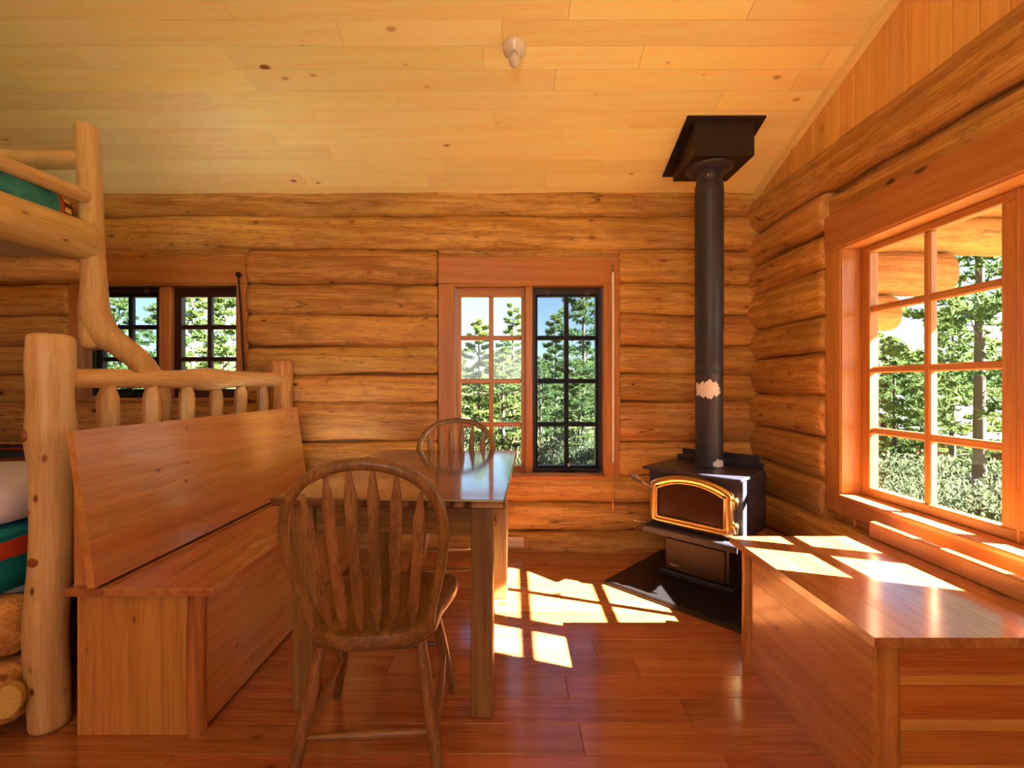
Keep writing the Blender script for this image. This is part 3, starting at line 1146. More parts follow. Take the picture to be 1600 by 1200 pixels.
bed_pole('top_rail', (FX, FY0 + 0.04, 1.147), (FX, FY1 - 0.05, 1.156), 0.034, 0.050, post_wood('Y'), bed, n=40, bend=0.006, wob=0.12, seed=15,
         sides=16, bulges=((0.52, 0.40, 0.10),))
bed_pole('lower_rail', (FX, FY0 + 0.04, 0.62), (FX, FY1 - 0.05, 0.62), 0.045, 0.045, post_wood('Y'), bed, n=14, bend=0.004, seed=16)
for k in range(6):
    c = (632, 564, 510, 464, 426, 391)[k]
    yv = 1.5 * 719.0 / c
    r = (0.0335, 0.031, 0.033, 0.032, 0.0335, 0.031)[k]
    prof = [(0.60, r * 0.9), (0.80, r * 1.0), (0.98, r), (1.055, r * 1.0), (1.085, r * 0.93), (1.118, r * 0.62), (1.14, r * 0.5)]
    pts = [(0.004 * mnoise.noise(Vector((z * 5, k, 0))), yv - FY0 + 0.006 * mnoise.noise(Vector((z * 5, k, 4))), z) for z, _ in prof]
    o = mesh_obj('baluster', sweep(pts, [q for _, q in prof], 9, ref=(1, 0, 0), wob=0.16, seed=20 + k), post_wood('Z'), bed)
    auto_smooth(o, 28)
# side rails of stacked logs towards the camera
bed_pole('side_rail', (FX - 0.065, FY0 - 0.03, 0.355), (-3.40, FY0 - 0.03, 0.355), 0.092, 0.095, log_wood('X'), bed, n=16, bend=0.004, wob=0.1, seed=31, sides=16)
bed_pole('side_rail', (FX - 0.062, FY0 - 0.03, 0.145), (-3.40, FY0 - 0.03, 0.145), 0.098, 0.102, log_wood('X'), bed, n=16, bend=0.004, wob=0.1, seed=32, sides=16)
bed_pole('side_rail', (FX - 0.10, FY1 + 0.0, 0.42), (-3.40, FY1 + 0.0, 0.42), 0.070, 0.075, log_wood('X'), bed, n=12, bend=0.004, wob=0.1, seed=33)
# sawn end of the lower rail, cut at a slant
ec = Vector((-1.548 - FX, 1.392 - FY0, 0.155))
nv = Vector((0.45, -0.89, 0.05)).normalized()
ua = nv.cross(Vector((0, 0, 1))).normalized()
ub = ua.cross(nv)
vs, fs = [], []
for q, d in ((1.0, -0.03), (1.0, 0.0), (0.9, 0.004)):
    for k in range(18):
        a = 2 * math.pi * k / 18
        vs.append(tuple(ec + nv * d + ua * math.cos(a) * 0.036 * q + ub * math.sin(a) * 0.050 * q))
for i in range(2):
    for k in range(18):
        k2 = (k + 1) % 18
        fs.append((i * 18 + k, i * 18 + k2, (i + 1) * 18 + k2, (i + 1) * 18 + k))
fs.append(tuple(range(36, 54)))
o = mesh_obj('sawn_end', (vs, fs), wood('end_grain', (222, 184, 96), (196, 150, 70), 'Y', rough=0.6, knots=0.0), bed)
o['label'] = 'pale sawn log end'


# bedding of the lower bed
def cloth_block(name, x0, x1, y0, y1, z0, z1, mat, r=0.06, nx=26, ny=18, amp=0.012, seed=0, droop=0.0):
    """a soft rounded slab of bedding"""
    bm = bmesh.new()
    verts = {}
    cx, cy, cz = (x0 + x1) / 2, (y0 + y1) / 2, (z0 + z1) / 2
    bmesh.ops.create_cube(bm, size=1.0)
    bmesh.ops.subdivide_edges(bm, edges=list(bm.edges), cuts=14, use_grid_fill=True)
    dx, dy, dz = (x1 - x0) / 2, (y1 - y0) / 2, (z1 - z0) / 2
    for v_ in bm.verts:
        p = Vector((v_.co.x * 2 * dx, v_.co.y * 2 * dy, v_.co.z * 2 * dz))
        q = Vector((max(-dx + r, min(dx - r, p.x)), max(-dy + r, min(dy - r, p.y)), max(-dz + min(r, dz), min(dz - min(r, dz), p.z))))
        d = p - q
        if d.length > 1e-6:
            p = q + d.normalized() * min(r, dz if dz < r else r)
        n_ = mnoise.noise(Vector((p.x * 4 + seed, p.y * 4, p.z * 4))) + 0.5 * mnoise.noise(Vector((p.x * 9 + seed, p.y * 9, p.z * 9)))
        dirn = d.normalized() if d.length > 1e-6 else Vector((0, 0, 1))
        p = p + dirn * n_ * amp
        v_.co = p + Vector((cx, cy, cz))
    for f in bm.faces:
        f.smooth = True
    return mesh_obj(name, bm, mat)


def blanket_mat(name, base, bands, axis='Z', dots=None, rough=0.85, nz=0.03):
    """woven stripes: bands = (from, to, colour) along an axis of the object, in metres"""
    T = NT(name)
    tc = T.n('ShaderNodeTexCoord')
    sep = T.n('ShaderNodeSeparateXYZ')
    T.l(tc.outputs['Object'], sep.inputs[0])
    nd = T.n('ShaderNodeTexNoise')
    nd.inputs['Scale'].default_value = 9.0
    T.l(tc.outputs['Object'], nd.inputs['Vector'])
    v_ = T.math('ADD', sep.outputs['XYZ'.index(axis)], T.math('MULTIPLY', T.math('SUBTRACT', nd.outputs['Fac'], 0.5), nz))
    col = srgb(*base)
    for lo, hi, c in bands:
        m_ = T.math('MULTIPLY', T.math('GREATER_THAN', v_, lo), T.math('LESS_THAN', v_, hi))
        col = T.mix(m_, col, srgb(*c))
    if dots:
        lo, hi, c, freq, ax = dots
        q = T.math('FRACT', T.math('MULTIPLY', sep.outputs['XYZ'.index(ax)], freq))
        m_ = T.math('MULTIPLY', T.math('GREATER_THAN', v_, lo), T.math('LESS_THAN', v_, hi))
        m_ = T.math('MULTIPLY', m_, T.math('LESS_THAN', q, 0.35))
        col = T.mix(m_, col, srgb(*c))
    p = T.principled(col, rough, Specular_IOR_Level=0.2)
    wv = T.n('ShaderNodeTexNoise')
    wv.inputs['Scale'].default_value = 240
    T.l(tc.outputs['Object'], wv.inputs['Vector'])
    bp = T.n('ShaderNodeBump')
    bp.inputs['Strength'].default_value = 0.2
    bp.inputs['Distance'].default_value = 0.003
    T.l(wv.outputs['Fac'], bp.inputs['Height'])
    T.l(bp.outputs[0], p.inputs['Normal'])
    return T.m


teal = (8, 110, 118)
mt = cloth_block('mattress', -3.42, -1.63, FY0 - 0.02, FY1 - 0.06, 0.40, 0.60, plain('mattress_ticking', (206, 198, 186), 0.9), amp=0.003)
tag(mt, 'pale mattress on the lower log bed', 'mattress')
cm = blanket_mat('teal_comforter', teal, [(0.575, 0.625, (176, 60, 36)), (0.640, 0.655, (30, 140, 150))], 'Z', (0.560, 0.573, (232, 226, 200), 22.0, 'X'))
cf = cloth_block('comforter', -3.42, -1.60, FY0 - 0.125, FY0 + 0.62, 0.44, 0.675, cm, r=0.085, amp=0.016, seed=4)
tag(cf, 'teal comforter with a rust red band on the lower bed', 'comforter')
sh = cloth_block('pillow', -3.30, -1.62, FY0 - 0.085, FY0 + 0.42, 0.655, 0.815, plain('lilac_white_linen', (214, 208, 224), 0.9), r=0.078, amp=0.012, seed=9)
tag(sh, 'white pillow bolster lying behind the big log post', 'pillow')
pm = blanket_mat('patterned_blanket', (52, 40, 36), [(1.98, 2.06, (150, 54, 30)), (2.10, 2.14, (196, 160, 110)), (2.18, 2.28, (128, 46, 30)),
                                                     (2.34, 2.42, (28, 70, 72)), (2.5, 2.6, (150, 54, 30))], 'Y', (2.0, 2.04, (226, 196, 130), 9.0, 'X'))
bl = cloth_block('patterned_blanket', -3.42, -1.63, FY0 + 0.44, FY1 - 0.10, 0.60, 0.765, pm, r=0.07, amp=0.010, seed=14)
tag(bl, 'dark blanket with rust and tan woven stripes on lower bed', 'blanket')

# ------------------------------------------------------------------ upper bunk
BX, BY = -2.040, 2.200
bunk = empty('log_bunk', (BX, BY, 0))
tag(bunk, 'upper log bunk carried by a forked tree trunk post', 'bunk bed')


def bl_(p):
    return (p[0] - BX, p[1] - BY, p[2])


# the post: a trunk that rises crooked from the floor and then runs straight up
tp = [(-1.690, BY, 0.0), (-1.685, BY, 0.5), (-1.690, BY, 0.92), (-1.715, BY, 1.10), (-1.790, BY, 1.225), (-1.890, BY, 1.310),
      (-1.975, BY, 1.375), (-2.018, BY, 1.470), (-2.022, BY, 1.600), (-2.030, BY, 1.80), (-2.036, BY, 2.05), (-2.050, BY, 2.23), (-2.056, BY, 2.378)]
tr_ = [0.036, 0.038, 0.040, 0.046, 0.051, 0.056, 0.064, 0.064, 0.054, 0.049, 0.047, 0.047, 0.045]
path = catmull([bl_(p) for p in tp], 5)
rads = [v_.x for v_ in catmull([(r, 0, 0) for r in tr_], 5)]
rads[-1] *= 0.93
tube('trunk_post', path, rads, post_wood('Z'), bunk, 20, wob=0.12, seed=41, ref=(0, 1, 0), angle=60)
# the stub left where the straight bole was cut
stub = catmull([bl_(p) for p in ((-2.020, BY, 1.70), (-2.020, BY, 1.50), (-2.010, BY, 1.36), (-2.004, BY, 1.312), (-2.002, BY, 1.300))], 4)
sr = [v_.x for v_ in catmull([(r, 0, 0) for r in (0.030, 0.055, 0.060, 0.050, 0.034)], 4)]
tube('trunk_stub', stub, sr, post_wood('Z'), bunk, 20, wob=0.10, seed=42, ref=(0, 1, 0), angle=60)
o = pole('side_rail', bl_((BX, BY - 0.02, 1.812)), bl_((BX, 0.25, 1.775)), 0.092, 0.098, post_wood('Y'), bunk, n=22, bend=0.003, wob=0.05, seed=43, sides=22)
pole('guard_rail', bl_((BX + 0.015, BY - 0.045, 2.018)), bl_((BX, 0.25, 1.975)), 0.033, 0.040, post_wood('Y'), bunk, n=22, bend=0.008, wob=0.08, seed=44)
pole('end_rail', bl_((BX - 0.02, BY, 2.215)), bl_((-3.40, BY, 2.225)), 0.045, 0.048, post_wood('X'), bunk, n=12, bend=0.006, wob=0.08, seed=45)
pole('end_rail', bl_((BX - 0.03, BY + 0.02, 1.70)), bl_((-3.40, BY + 0.02, 1.70)), 0.062, 0.064, log_wood('X'), bunk, n=12, bend=0.004, wob=0.08, seed=46)
bb_ = wood('bunk_board_fir', (206, 188, 160), (178, 156, 124), 'Y', rough=0.7, knots=0.3)
for k in range(6):
    x1 = BX - 0.03 - k * 0.19
    box('bunk_board', (x1 - 0.188 - BX, x1 - BX, 0.25 - BY, -0.04, 1.735, 1.753), bb_, bunk, 0.0015)
pole('guard_post', bl_((BX, 0.9, 1.80)), bl_((BX, 0.9, 1.99)), 0.03, 0.028, post_wood('Z'), bunk, n=6, bend=0, seed=47)


def quilt_mat():
    T = NT('teal_quilt')
    tc = T.n('ShaderNodeTexCoord')
    sep = T.n('ShaderNodeSeparateXYZ')
    T.l(tc.outputs['Object'], sep.inputs[0])
    nz = T.n('ShaderNodeTexNoise')
    nz.inputs['Scale'].default_value = 6
    nz.inputs['Distortion'].default_value = 1.2
    T.l(tc.outputs['Object'], nz.inputs['Vector'])
    col = T.mix(T.smooth(nz.outputs['Fac'], 0.35, 0.65), srgb(16, 92, 96), srgb(70, 150, 150))
    # swirling leaves
    vo = T.n('ShaderNodeTexVoronoi')
    vo.inputs['Scale'].default_value = 15
    mp = T.n('ShaderNodeMapping')
    mp.inputs['Scale'].default_value = (1, 1, 1.7)
    mp.inputs['Rotation'].default_value = (0.5, 0.2, 0.4)
    T.l(tc.outputs['Object'], mp.inputs['Vector'])
    T.l(mp.outputs[0], vo.inputs['Vector'])
    sc_ = T.n('ShaderNodeSeparateColor')
    T.l(vo.outputs['Color'], sc_.inputs[0])
    leaf = T.math('MULTIPLY', T.smooth(vo.outputs['Distance'], 0.26, 0.34, 1, 0), T.math('GREATER_THAN', sc_.outputs[0], 0.40))
    lc = T.mix(sc_.outputs[1], srgb(120, 72, 40), srgb(226, 206, 176))
    col = T.mix(leaf, col, lc)
    yv = sep.outputs[1]

    def band(lo, hi):
        return T.math('MULTIPLY', T.math('GREATER_THAN', yv, lo), T.math('LESS_THAN', yv, hi))
    col = T.mix(band(2.030, 2.052), col, srgb(190, 64, 40))
    zig = T.math('FRACT', T.math('MULTIPLY', sep.outputs[2], 22))
    col = T.mix(band(2.052, 2.105), col, srgb(88, 34, 24))
    col = T.mix(T.math('MULTIPLY', band(2.058, 2.098), T.math('LESS_THAN', zig, 0.5)), col, srgb(232, 202, 110))
    col = T.mix(T.math('GREATER_THAN', yv, 2.105), col, srgb(46, 140, 92))
    T.principled(col, 0.85, Specular_IOR_Level=0.2)
    return T.m


qu = cloth_block('quilt', -3.30, BX + 0.03, 0.30, BY - 0.070, 1.775, 2.005, quilt_mat(), r=0.075, amp=0.007, seed=21)
tag(qu, 'teal floral quilt on the upper bunk behind its rail', 'quilt')

# ------------------------------------------------------------------ wood stove
PX, PY = 1.161, 2.680
black = plain('stove_black_enamel', (52, 50, 62), 0.34, 0.0, 0.5, 0.15, 60, 0.05)
blackm = plain('stove_dark_shadow', (20, 16, 16), 0.5)
gold = plain('polished_brass', (252, 212, 140), 0.27, 1.0)
chrome = plain('chrome_wire', (214, 206, 206), 0.18, 1.0)
hearth = empty('hearth_pad', (PX, PY, 0))
tag(hearth, 'flat black hearth pad with angled front under the stove', 'hearth pad')
poly = [(0.525, 2.575), (1.150, 1.950), (1.590, 2.390), (1.590, 3.040), (0.990, 3.040)]
hm = plain('hearth_black_tile', (24, 20, 20), 0.42, 0.0, 0.5, 0.3, 40, 0.04)


def prism(name, pts, z0, z1, mat, parent, off=(0, 0), bev=0.004):
    bm = bmesh.new()
    lo = [bm.verts.new((x - off[0], y - off[1], z0)) for x, y in pts]
    hi = [bm.verts.new((x - off[0], y - off[1], z1)) for x, y in pts]
    n = len(pts)
    bm.faces.new(list(reversed(lo)))
    bm.faces.new(hi)
    for i in range(n):
        j = (i + 1) % n
        bm.faces.new((lo[i], lo[j], hi[j], hi[i]))
    bmesh.ops.recalc_face_normals(bm, faces=bm.faces)
    if bev:
        bmesh.ops.bevel(bm, geom=list(bm.edges), offset=bev, segments=1, affect='EDGES')
    return mesh_obj(name, bm, mat, parent)


prism('pad', poly, 0.0, 0.022, hm, hearth, (PX, PY))
cxp, cyp = sum(p[0] for p in poly) / 5, sum(p[1] for p in poly) / 5
prism('edge_trim', [(cxp + (x - cxp) * 1.012, cyp + (y - cyp) * 1.012) if y < 3.0 and x < 1.5 else (x, y) for x, y in poly], 0.0, 0.012,
      plain('hearth_edge_strip', (52, 36, 26), 0.4), hearth, (PX, PY), 0.002)

st = empty('wood_stove', (PX, PY, 0.0), R(-45))
tag(st, 'black wood stove with arched brass door on a pedestal', 'stove')
prism('base_plinth', [(-0.21, -0.215), (0.21, -0.215), (0.21, 0.16), (-0.21, 0.16)], 0.022, 0.050, black, st)
ped = box('pedestal', (-0.180, 0.180, -0.180, 0.14, 0.050, 0.302), black, st, 0.004)
bronze = plain('bronze_panel', (74, 54, 38), 0.42, 0.3, 0.5)
box('pedestal_door', (-0.176, 0.160, -0.192, -0.180, 0.055, 0.232), bronze, st, 0.004)
txt = bpy.data.curves.new('maker_lettering', 'FONT')
txt.body = 'Regency'
txt.size = 0.016
txt.extrude = 0.0006
txt.align_x = 'LEFT'
txt.materials.append(plain('lettering_silver', (224, 208, 196), 0.4, 0.2))
to = bpy.data.objects.new('maker_lettering', txt)
to.location = (-0.150, -0.1926, 0.080)
to.rotation_euler = (R(90), 0, 0)
link(to)
bpy.context.view_layer.update()
lm = bpy.data.meshes.new_from_object(to.evaluated_get(bpy.context.evaluated_depsgraph_get()))
lo, lr = tuple(to.location), tuple(to.rotation_euler)
bpy.data.objects.remove(to)
mesh_obj('maker_lettering', lm, None, st, loc=lo, rot=lr)
box('firebox', (-0.247, 0.247, -0.230, 0.160, 0.302, 0.632), black, st, 0.006)
lip = box('ash_lip', (-0.262, 0.262, -0.305, -0.225, 0.300, 0.314), black, st, 0.004)
box('lip_edge', (-0.262, 0.262, -0.309, -0.300, 0.276, 0.312), black, lip, 0.003)
tube('air_control_knob', [(-0.255, -0.275, 0.322), (-0.285, -0.300, 0.324), (-0.312, -0.318, 0.332)], [0.004, 0.004, 0.006], chrome, st, 8)
# top plate with clipped back corners and a step
prism('top_plate', [(-0.275, -0.285), (0.275, -0.285), (0.275, 0.10), (0.235, 0.165), (-0.235, 0.165), (-0.275, 0.10)], 0.632, 0.648, black, st, bev=0.004)
box('rear_riser', (-0.232, 0.232, 0.150, 0.163, 0.648, 0.716), black, st, 0.004)
box('rear_riser_step', (-0.260, 0.260, 0.128, 0.142, 0.648, 0.680), black, st, 0.006)
# convection shields on the sides
for s in (-1, 1):
    a, b = (0.247, 0.262) if s > 0 else (-0.262, -0.247)
    box('side_shield', (a, b, -0.226, -0.168, 0.306, 0.630), black, st, 0.003)
    box('side_shield', (a, b, -0.142, 0.150, 0.306, 0.630), black, st, 0.003)
# brass door with an arched top
zb0, zs, zt_ = 0.345, 0.545, 0.600


def arch(w, z0, zs_, zt, y, n=16, rc=0.022):
    pts = [(-w + rc, z0), (w - rc, z0)]
    for k in range(1, 5):
        a = -math.pi / 2 + (math.pi / 2) * k / 4
        pts.append((w - rc + rc * math.cos(a), z0 + rc + rc * math.sin(a)))
    for k in range(n + 1):
        u = k / n
        x = w * (1 - 2 * u)
        e = 1 - abs(1 - 2 * u) ** 2.2
        pts.append((x, zs_ + (zt - zs_) * e))
    for k in range(0, 4):
        a = math.pi + (math.pi / 2) * k / 4
        pts.append((-w + rc + rc * math.cos(a), z0 + rc + rc * math.sin(a)))
    return [(x, y, z) for x, z in pts]


dr = empty('door', (-0.012, 0, 0), parent=st)
tube('door_frame', arch(0.212, zb0, zs, zt_, -0.240), (0.020, 0.014), gold, dr, 12, closed=True, ref=(0, 1, 0), power=0.75, angle=35)
tube('door_bead', arch(0.190, zb0 + 0.020, zs - 0.018, zt_ - 0.022, -0.250, rc=0.012), (0.006, 0.007), gold, dr, 10, closed=True, ref=(0, 1, 0), angle=60)
tube('door_bead', arch(0.228, zb0 - 0.016, zs + 0.012, zt_ + 0.018, -0.236, rc=0.026), (0.006, 0.009), gold, dr, 10, closed=True, ref=(0, 1, 0), angle=60)
gp = arch(0.196, zb0 + 0.012, zs - 0.010, zt_ - 0.014, -0.238, rc=0.010)
o = mesh_obj('door_glass', ([p for p in gp] + [(p[0], -0.231, p[2]) for p in gp],
                            [tuple(range(len(gp))), tuple(reversed(range(len(gp), 2 * len(gp))))]
                            + [(i, i + len(gp), (i + 1) % len(gp) + len(gp), (i + 1) % len(gp)) for i in range(len(gp))]),
             plain('sooty_glass', (72, 42, 24), 0.12, 0.0, 0.6, 0.5, 7), dr)
for zz_ in (0.385, 0.515):
    hz_ = mesh_obj('hinge', lathe([(0.004, zz_ - 0.030), (0.012, zz_ - 0.026), (0.012, zz_ - 0.004), (0.016, zz_), (0.016, zz_ + 0.018), (0.010, zz_ + 0.026), (0.003, zz_ + 0.030)], 16, (0.243, -0.246)),
                   gold, dr, smooth=True)
    tube('hinge_arm', [(0.222, -0.248, zz_ + 0.012), (0.236, -0.256, zz_ + 0.014), (0.247, -0.250, zz_ + 0.012)], 0.007, gold, hz_, 8)
h0, h1 = Vector((-0.222, -0.262, 0.530)), Vector((-0.318, -0.330, 0.602))
hd = tube('door_handle', [(-0.205, -0.246, 0.528), h0, h0.lerp(h1, 0.45)], 0.0045, chrome, dr, 8)
coil = []
ax = (h1 - h0).normalized()
c1 = ax.cross(Vector((0, 0, 1))).normalized()
c2 = ax.cross(c1)
for k in range(8 * 12 + 1):
    u = k / (8 * 12)
    a = u * 8 * 2 * math.pi
    rr = 0.0190 * (0.45 + 0.55 * min(1, u * 3, (1 - u) * 4 + 0.4))
    coil.append(h0.lerp(h1, 0.35 + 0.65 * u) + c1 * math.cos(a) * rr + c2 * math.sin(a) * rr)
tube('spring_grip', coil, 0.0036, chrome, hd, 6, ref=tuple(ax))

# stove pipe and its ceiling box


def pipe_mat():
    T = NT('stove_pipe_black_worn')
    tc = T.n('ShaderNodeTexCoord')
    sep = T.n('ShaderNodeSeparateXYZ')
    T.l(tc.outputs['Object'], sep.inputs[0])
    mp = T.n('ShaderNodeMapping')
    mp.inputs['Scale'].default_value = (60, 60, 22)
    T.l(tc.outputs['Object'], mp.inputs['Vector'])
    nz = T.n('ShaderNodeTexNoise')
    nz.inputs['Scale'].default_value = 1.0
    nz.inputs['Detail'].default_value = 5
    T.l(mp.outputs[0], nz.inputs['Vector'])

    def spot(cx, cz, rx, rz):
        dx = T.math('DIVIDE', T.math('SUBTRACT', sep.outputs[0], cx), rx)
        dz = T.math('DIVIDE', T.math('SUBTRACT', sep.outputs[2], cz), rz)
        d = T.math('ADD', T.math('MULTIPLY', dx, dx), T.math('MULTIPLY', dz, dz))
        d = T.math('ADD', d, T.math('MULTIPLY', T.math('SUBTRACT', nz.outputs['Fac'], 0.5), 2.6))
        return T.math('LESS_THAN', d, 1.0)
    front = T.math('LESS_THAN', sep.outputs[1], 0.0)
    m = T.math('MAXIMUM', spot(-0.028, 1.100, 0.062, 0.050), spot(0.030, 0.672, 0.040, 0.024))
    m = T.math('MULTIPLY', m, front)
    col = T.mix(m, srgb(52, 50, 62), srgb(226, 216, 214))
    T.principled(col, 0.42, Specular_IOR_Level=0.5)
    return T.m


sp = empty('stove_pipe', (PX, PY, 0))
tag(sp, 'black stove pipe rising from the stove to a ceiling box', 'stove pipe')
pm_ = pipe_mat()
prof = [(0.0765, 0.652), (0.0765, 1.180), (0.0790, 1.184), (0.0790, 1.196), (0.0770, 1.200), (0.0770, 1.235), (0.0792, 1.239), (0.0792, 1.250), (0.0772, 1.254), (0.0772, 1.44)]
auto_smooth(mesh_obj('lower_pipe', lathe(prof, 40), pm_, sp), 35)
prof = [(0.0800, 1.435), (0.0800, 2.235), (0.0812, 2.240), (0.0812, 2.252), (0.0795, 2.258), (0.0795, 2.290)]
auto_smooth(mesh_obj('upper_pipe', lathe(prof, 40), pm_, sp), 35)
prof = [(0.076, 2.285), (0.076, 2.300), (0.0720, 2.305), (0.0720, 2.385)]
col_ = auto_smooth(mesh_obj('pipe_collar', lathe(prof, 36), black, sp), 35)
for a in (-118, -104):
    sharedbox('rivet', 0.006, 0.006, 0.020, chrome, col_, (0.0725 * math.cos(R(a)), 0.0725 * math.sin(R(a)), 2.335), bev=0.002)
prof = [(0.086, 2.372), (0.118, 2.384), (0.132, 2.392), (0.134, 2.398)]
auto_smooth(mesh_obj('trim_ring', lathe(prof, 40), black, sp), 60)
bx0, bx1, by0_, by1_ = 1.006 - PX, 1.342 - PX, 2.517 - PY, 2.845 - PY
zf, zk = ceil_z(2.517) + 0.01, ceil_z(2.845) + 0.01
brown = plain('support_box_black', (34, 24, 22), 0.5, 0.0, 0.4)
vs = [(bx0, by0_, 2.395), (bx1, by0_, 2.395), (bx1, by1_, 2.395), (bx0, by1_, 2.395), (bx0, by0_, zf), (bx1, by0_, zf), (bx1, by1_, zk), (bx0, by1_, zk)]
bm = bmesh.new()
bv = [bm.verts.new(p) for p in vs]
for f in ((0, 3, 2, 1), (4, 5, 6, 7), (0, 1, 5, 4), (1, 2, 6, 5), (2, 3, 7, 6), (3, 0, 4, 7)):
    bm.faces.new([bv[i] for i in f])
bmesh.ops.bevel(bm, geom=list(bm.edges), offset=0.002, segments=1, affect='EDGES')
mesh_obj('support_box', bm, brown, sp)
fx0, fx1, fy0_, fy1_ = 0.960 - PX, 1.392 - PX, 2.490 - PY, 2.905 - PY
vs = []
for dz in (-0.012, -0.002):
    vs += [(fx0, fy0_, ceil_z(2.490) + dz), (fx1, fy0_, ceil_z(2.490) + dz), (fx1, fy1_, ceil_z(2.905) + dz), (fx0, fy1_, ceil_z(2.905) + dz)]
mesh_obj('ceiling_flange', (vs, [(0, 3, 2, 1), (4, 5, 6, 7), (0, 1, 5, 4), (1, 2, 6, 5), (2, 3, 7, 6), (3, 0, 4, 7)]), brown, sp)

# ------------------------------------------------------------------ small things
# bare bulb in a porcelain holder on the ceiling
LY = 2.150
lz = ceil_z(LY)
lamp = empty('ceiling_lamp', (0.012, LY, lz))
lamp.rotation_euler = (-ANG, 0, 0)
tag(lamp, 'bare clear bulb in a white porcelain holder on the ceiling', 'lamp')
porc = plain('white_porcelain', (232, 222, 210), 0.25)
auto_smooth(mesh_obj('lamp_holder', lathe([(0.022, -0.036), (0.026, -0.036), (0.036, -0.022), (0.050, -0.012), (0.054, -0.006), (0.054, 0.0)], 32), porc, lamp), 45)
T = NT('clear_bulb_glass')
p_ = T.principled((1.0, 0.93, 0.84, 1), 0.25, Transmission_Weight=0.35, IOR=1.3)
bulb = mesh_obj('bulb', lathe([(0.002, -0.112), (0.014, -0.108), (0.024, -0.096), (0.028, -0.082), (0.026, -0.068), (0.017, -0.048), (0.0135, -0.036), (0.013, -0.030)], 28), T.m, lamp, smooth=True)
mesh_obj('bulb_cap', lathe([(0.0145, -0.046), (0.0145, -0.030)], 24), plain('brass_cap', (120, 80, 40), 0.3, 1.0), lamp, smooth=True)
for a in (35, 215):
    mesh_obj('holder_screw', lathe([(0.004, -0.015), (0.004, -0.008)], 10, (0.042 * math.cos(R(a)), 0.042 * math.sin(R(a)))), plain('dark_hardware', (34, 24, 22), 0.4, 0.6), lamp)

# electric outlet
ou = empty('wall_outlet', (0.024, YB - 0.004, 0.071))
tag(ou, 'white double electric outlet low on the log wall', 'outlet')
ivory = plain('outlet_ivory', (226, 206, 190), 0.45)
box('cover_plate', (-0.054, 0.054, 0.0, 0.012, -0.033, 0.033), ivory, ou, 0.003)
dk = plain('outlet_slots', (60, 46, 40), 0.6)
for s in (-1, 1):
    so = box('socket', (s * 0.021 - 0.015, s * 0.021 + 0.015, -0.0015, 0.001, -0.013, 0.013), ivory, ou, 0.001)
    for dx, dz in ((-0.005, 0.005), (-0.005, -0.005), (0.007, 0.0)):
        sharedbox('slot', 0.007, 0.0012, 0.0026, dk, so, (s * 0.021 + dx, -0.0018, dz), bev=0)

# rods that hang beside the windows
whitep = plain('rod_white', (250, 236, 230), 0.4)
brass = plain('rod_brass', (226, 168, 110), 0.3, 0.7)
rod = empty('window_rod', (0.675, YB - 0.006, 1.905))
tag(rod, 'pale jointed blind rod hanging beside the middle window', 'rod')
tube('hook', [(0, 0.030, 0.022), (0, 0.004, 0.020), (0.001, -0.008, 0.008), (0, -0.004, -0.004), (-0.001, 0.0, -0.030)], 0.004, plain('aged_brass', (150, 110, 70), 0.3, 0.9), rod, 8)
tube('upper_rod', [(0, 0, -0.028), (0.002, 0, -1.30)], 0.0078, whitep, rod, 10)
tube('sleeve', [(0.002, 0, -1.295), (0.002, 0, -1.385)], 0.0078, brass, rod, 12)
tube('lower_rod', [(0.002, 0, -1.385), (0.002, 0, -1.535)], 0.0052, brass, rod, 10)
tube('rod_tip', [(0.002, 0, -1.535), (0.002, 0, -1.545), (0.002, 0, -1.625), (0.002, 0, -1.632)], [0.004, 0.0072, 0.0072, 0.004], brass, rod, 12)
rod2 = empty('window_rod', (-1.832, YB - 0.004, 1.862))
tag(rod2, 'dark slanting rod hung from a knob beside the bunk window', 'rod')
dkr = plain('rod_dark_bronze', (46, 26, 18), 0.4, 0.4)
mesh_obj('knob', lathe([(0.003, -0.020), (0.014, -0.014), (0.018, 0.0), (0.014, 0.014), (0.003, 0.020)], 14), dkr, rod2, smooth=True)
tube('rod', [(0, 0, -0.012), (0.020, 0.002, -0.35), (0.045, 0.004, -0.90)], 0.0062, dkr, rod2, 10)
tube('hook', [(0, 0.032, 0.004), (0, 0.0, 0.004)], 0.006, dkr, rod2, 8)

# ------------------------------------------------------------------ outdoors
GZ = -0.62


def ground_z(x, y):
    r = max(0.0, x - 7.0)
    b = max(0.0, y - 8.0)
    return GZ - 0.075 * r + 0.012 * b + 0.10 * mnoise.noise(Vector((x * 0.25, y * 0.25, 3.3)))


def ground_mat():
    T = NT('dry_meadow')
    tc = T.n('ShaderNodeTexCoord')
    nz = T.n('ShaderNodeTexNoise')
    nz.inputs['Scale'].default_value = 0.9
    nz.inputs['Detail'].default_value = 6
    T.l(tc.outputs['Object'], nz.inputs['Vector'])
    n2 = T.n('ShaderNodeTexNoise')
    n2.inputs['Scale'].default_value = 14
    n2.inputs['Detail'].default_value = 4
    T.l(tc.outputs['Object'], n2.inputs['Vector'])
    col = T.mix(T.smooth(nz.outputs['Fac'], 0.4, 0.62), srgb(116, 110, 80), srgb(82, 88, 52))
    col = T.mix(T.math('MULTIPLY', n2.outputs['Fac'], 0.6), col, srgb(84, 84, 50))
    T.principled(col, 0.95, Specular_IOR_Level=0.1)
    return T.m


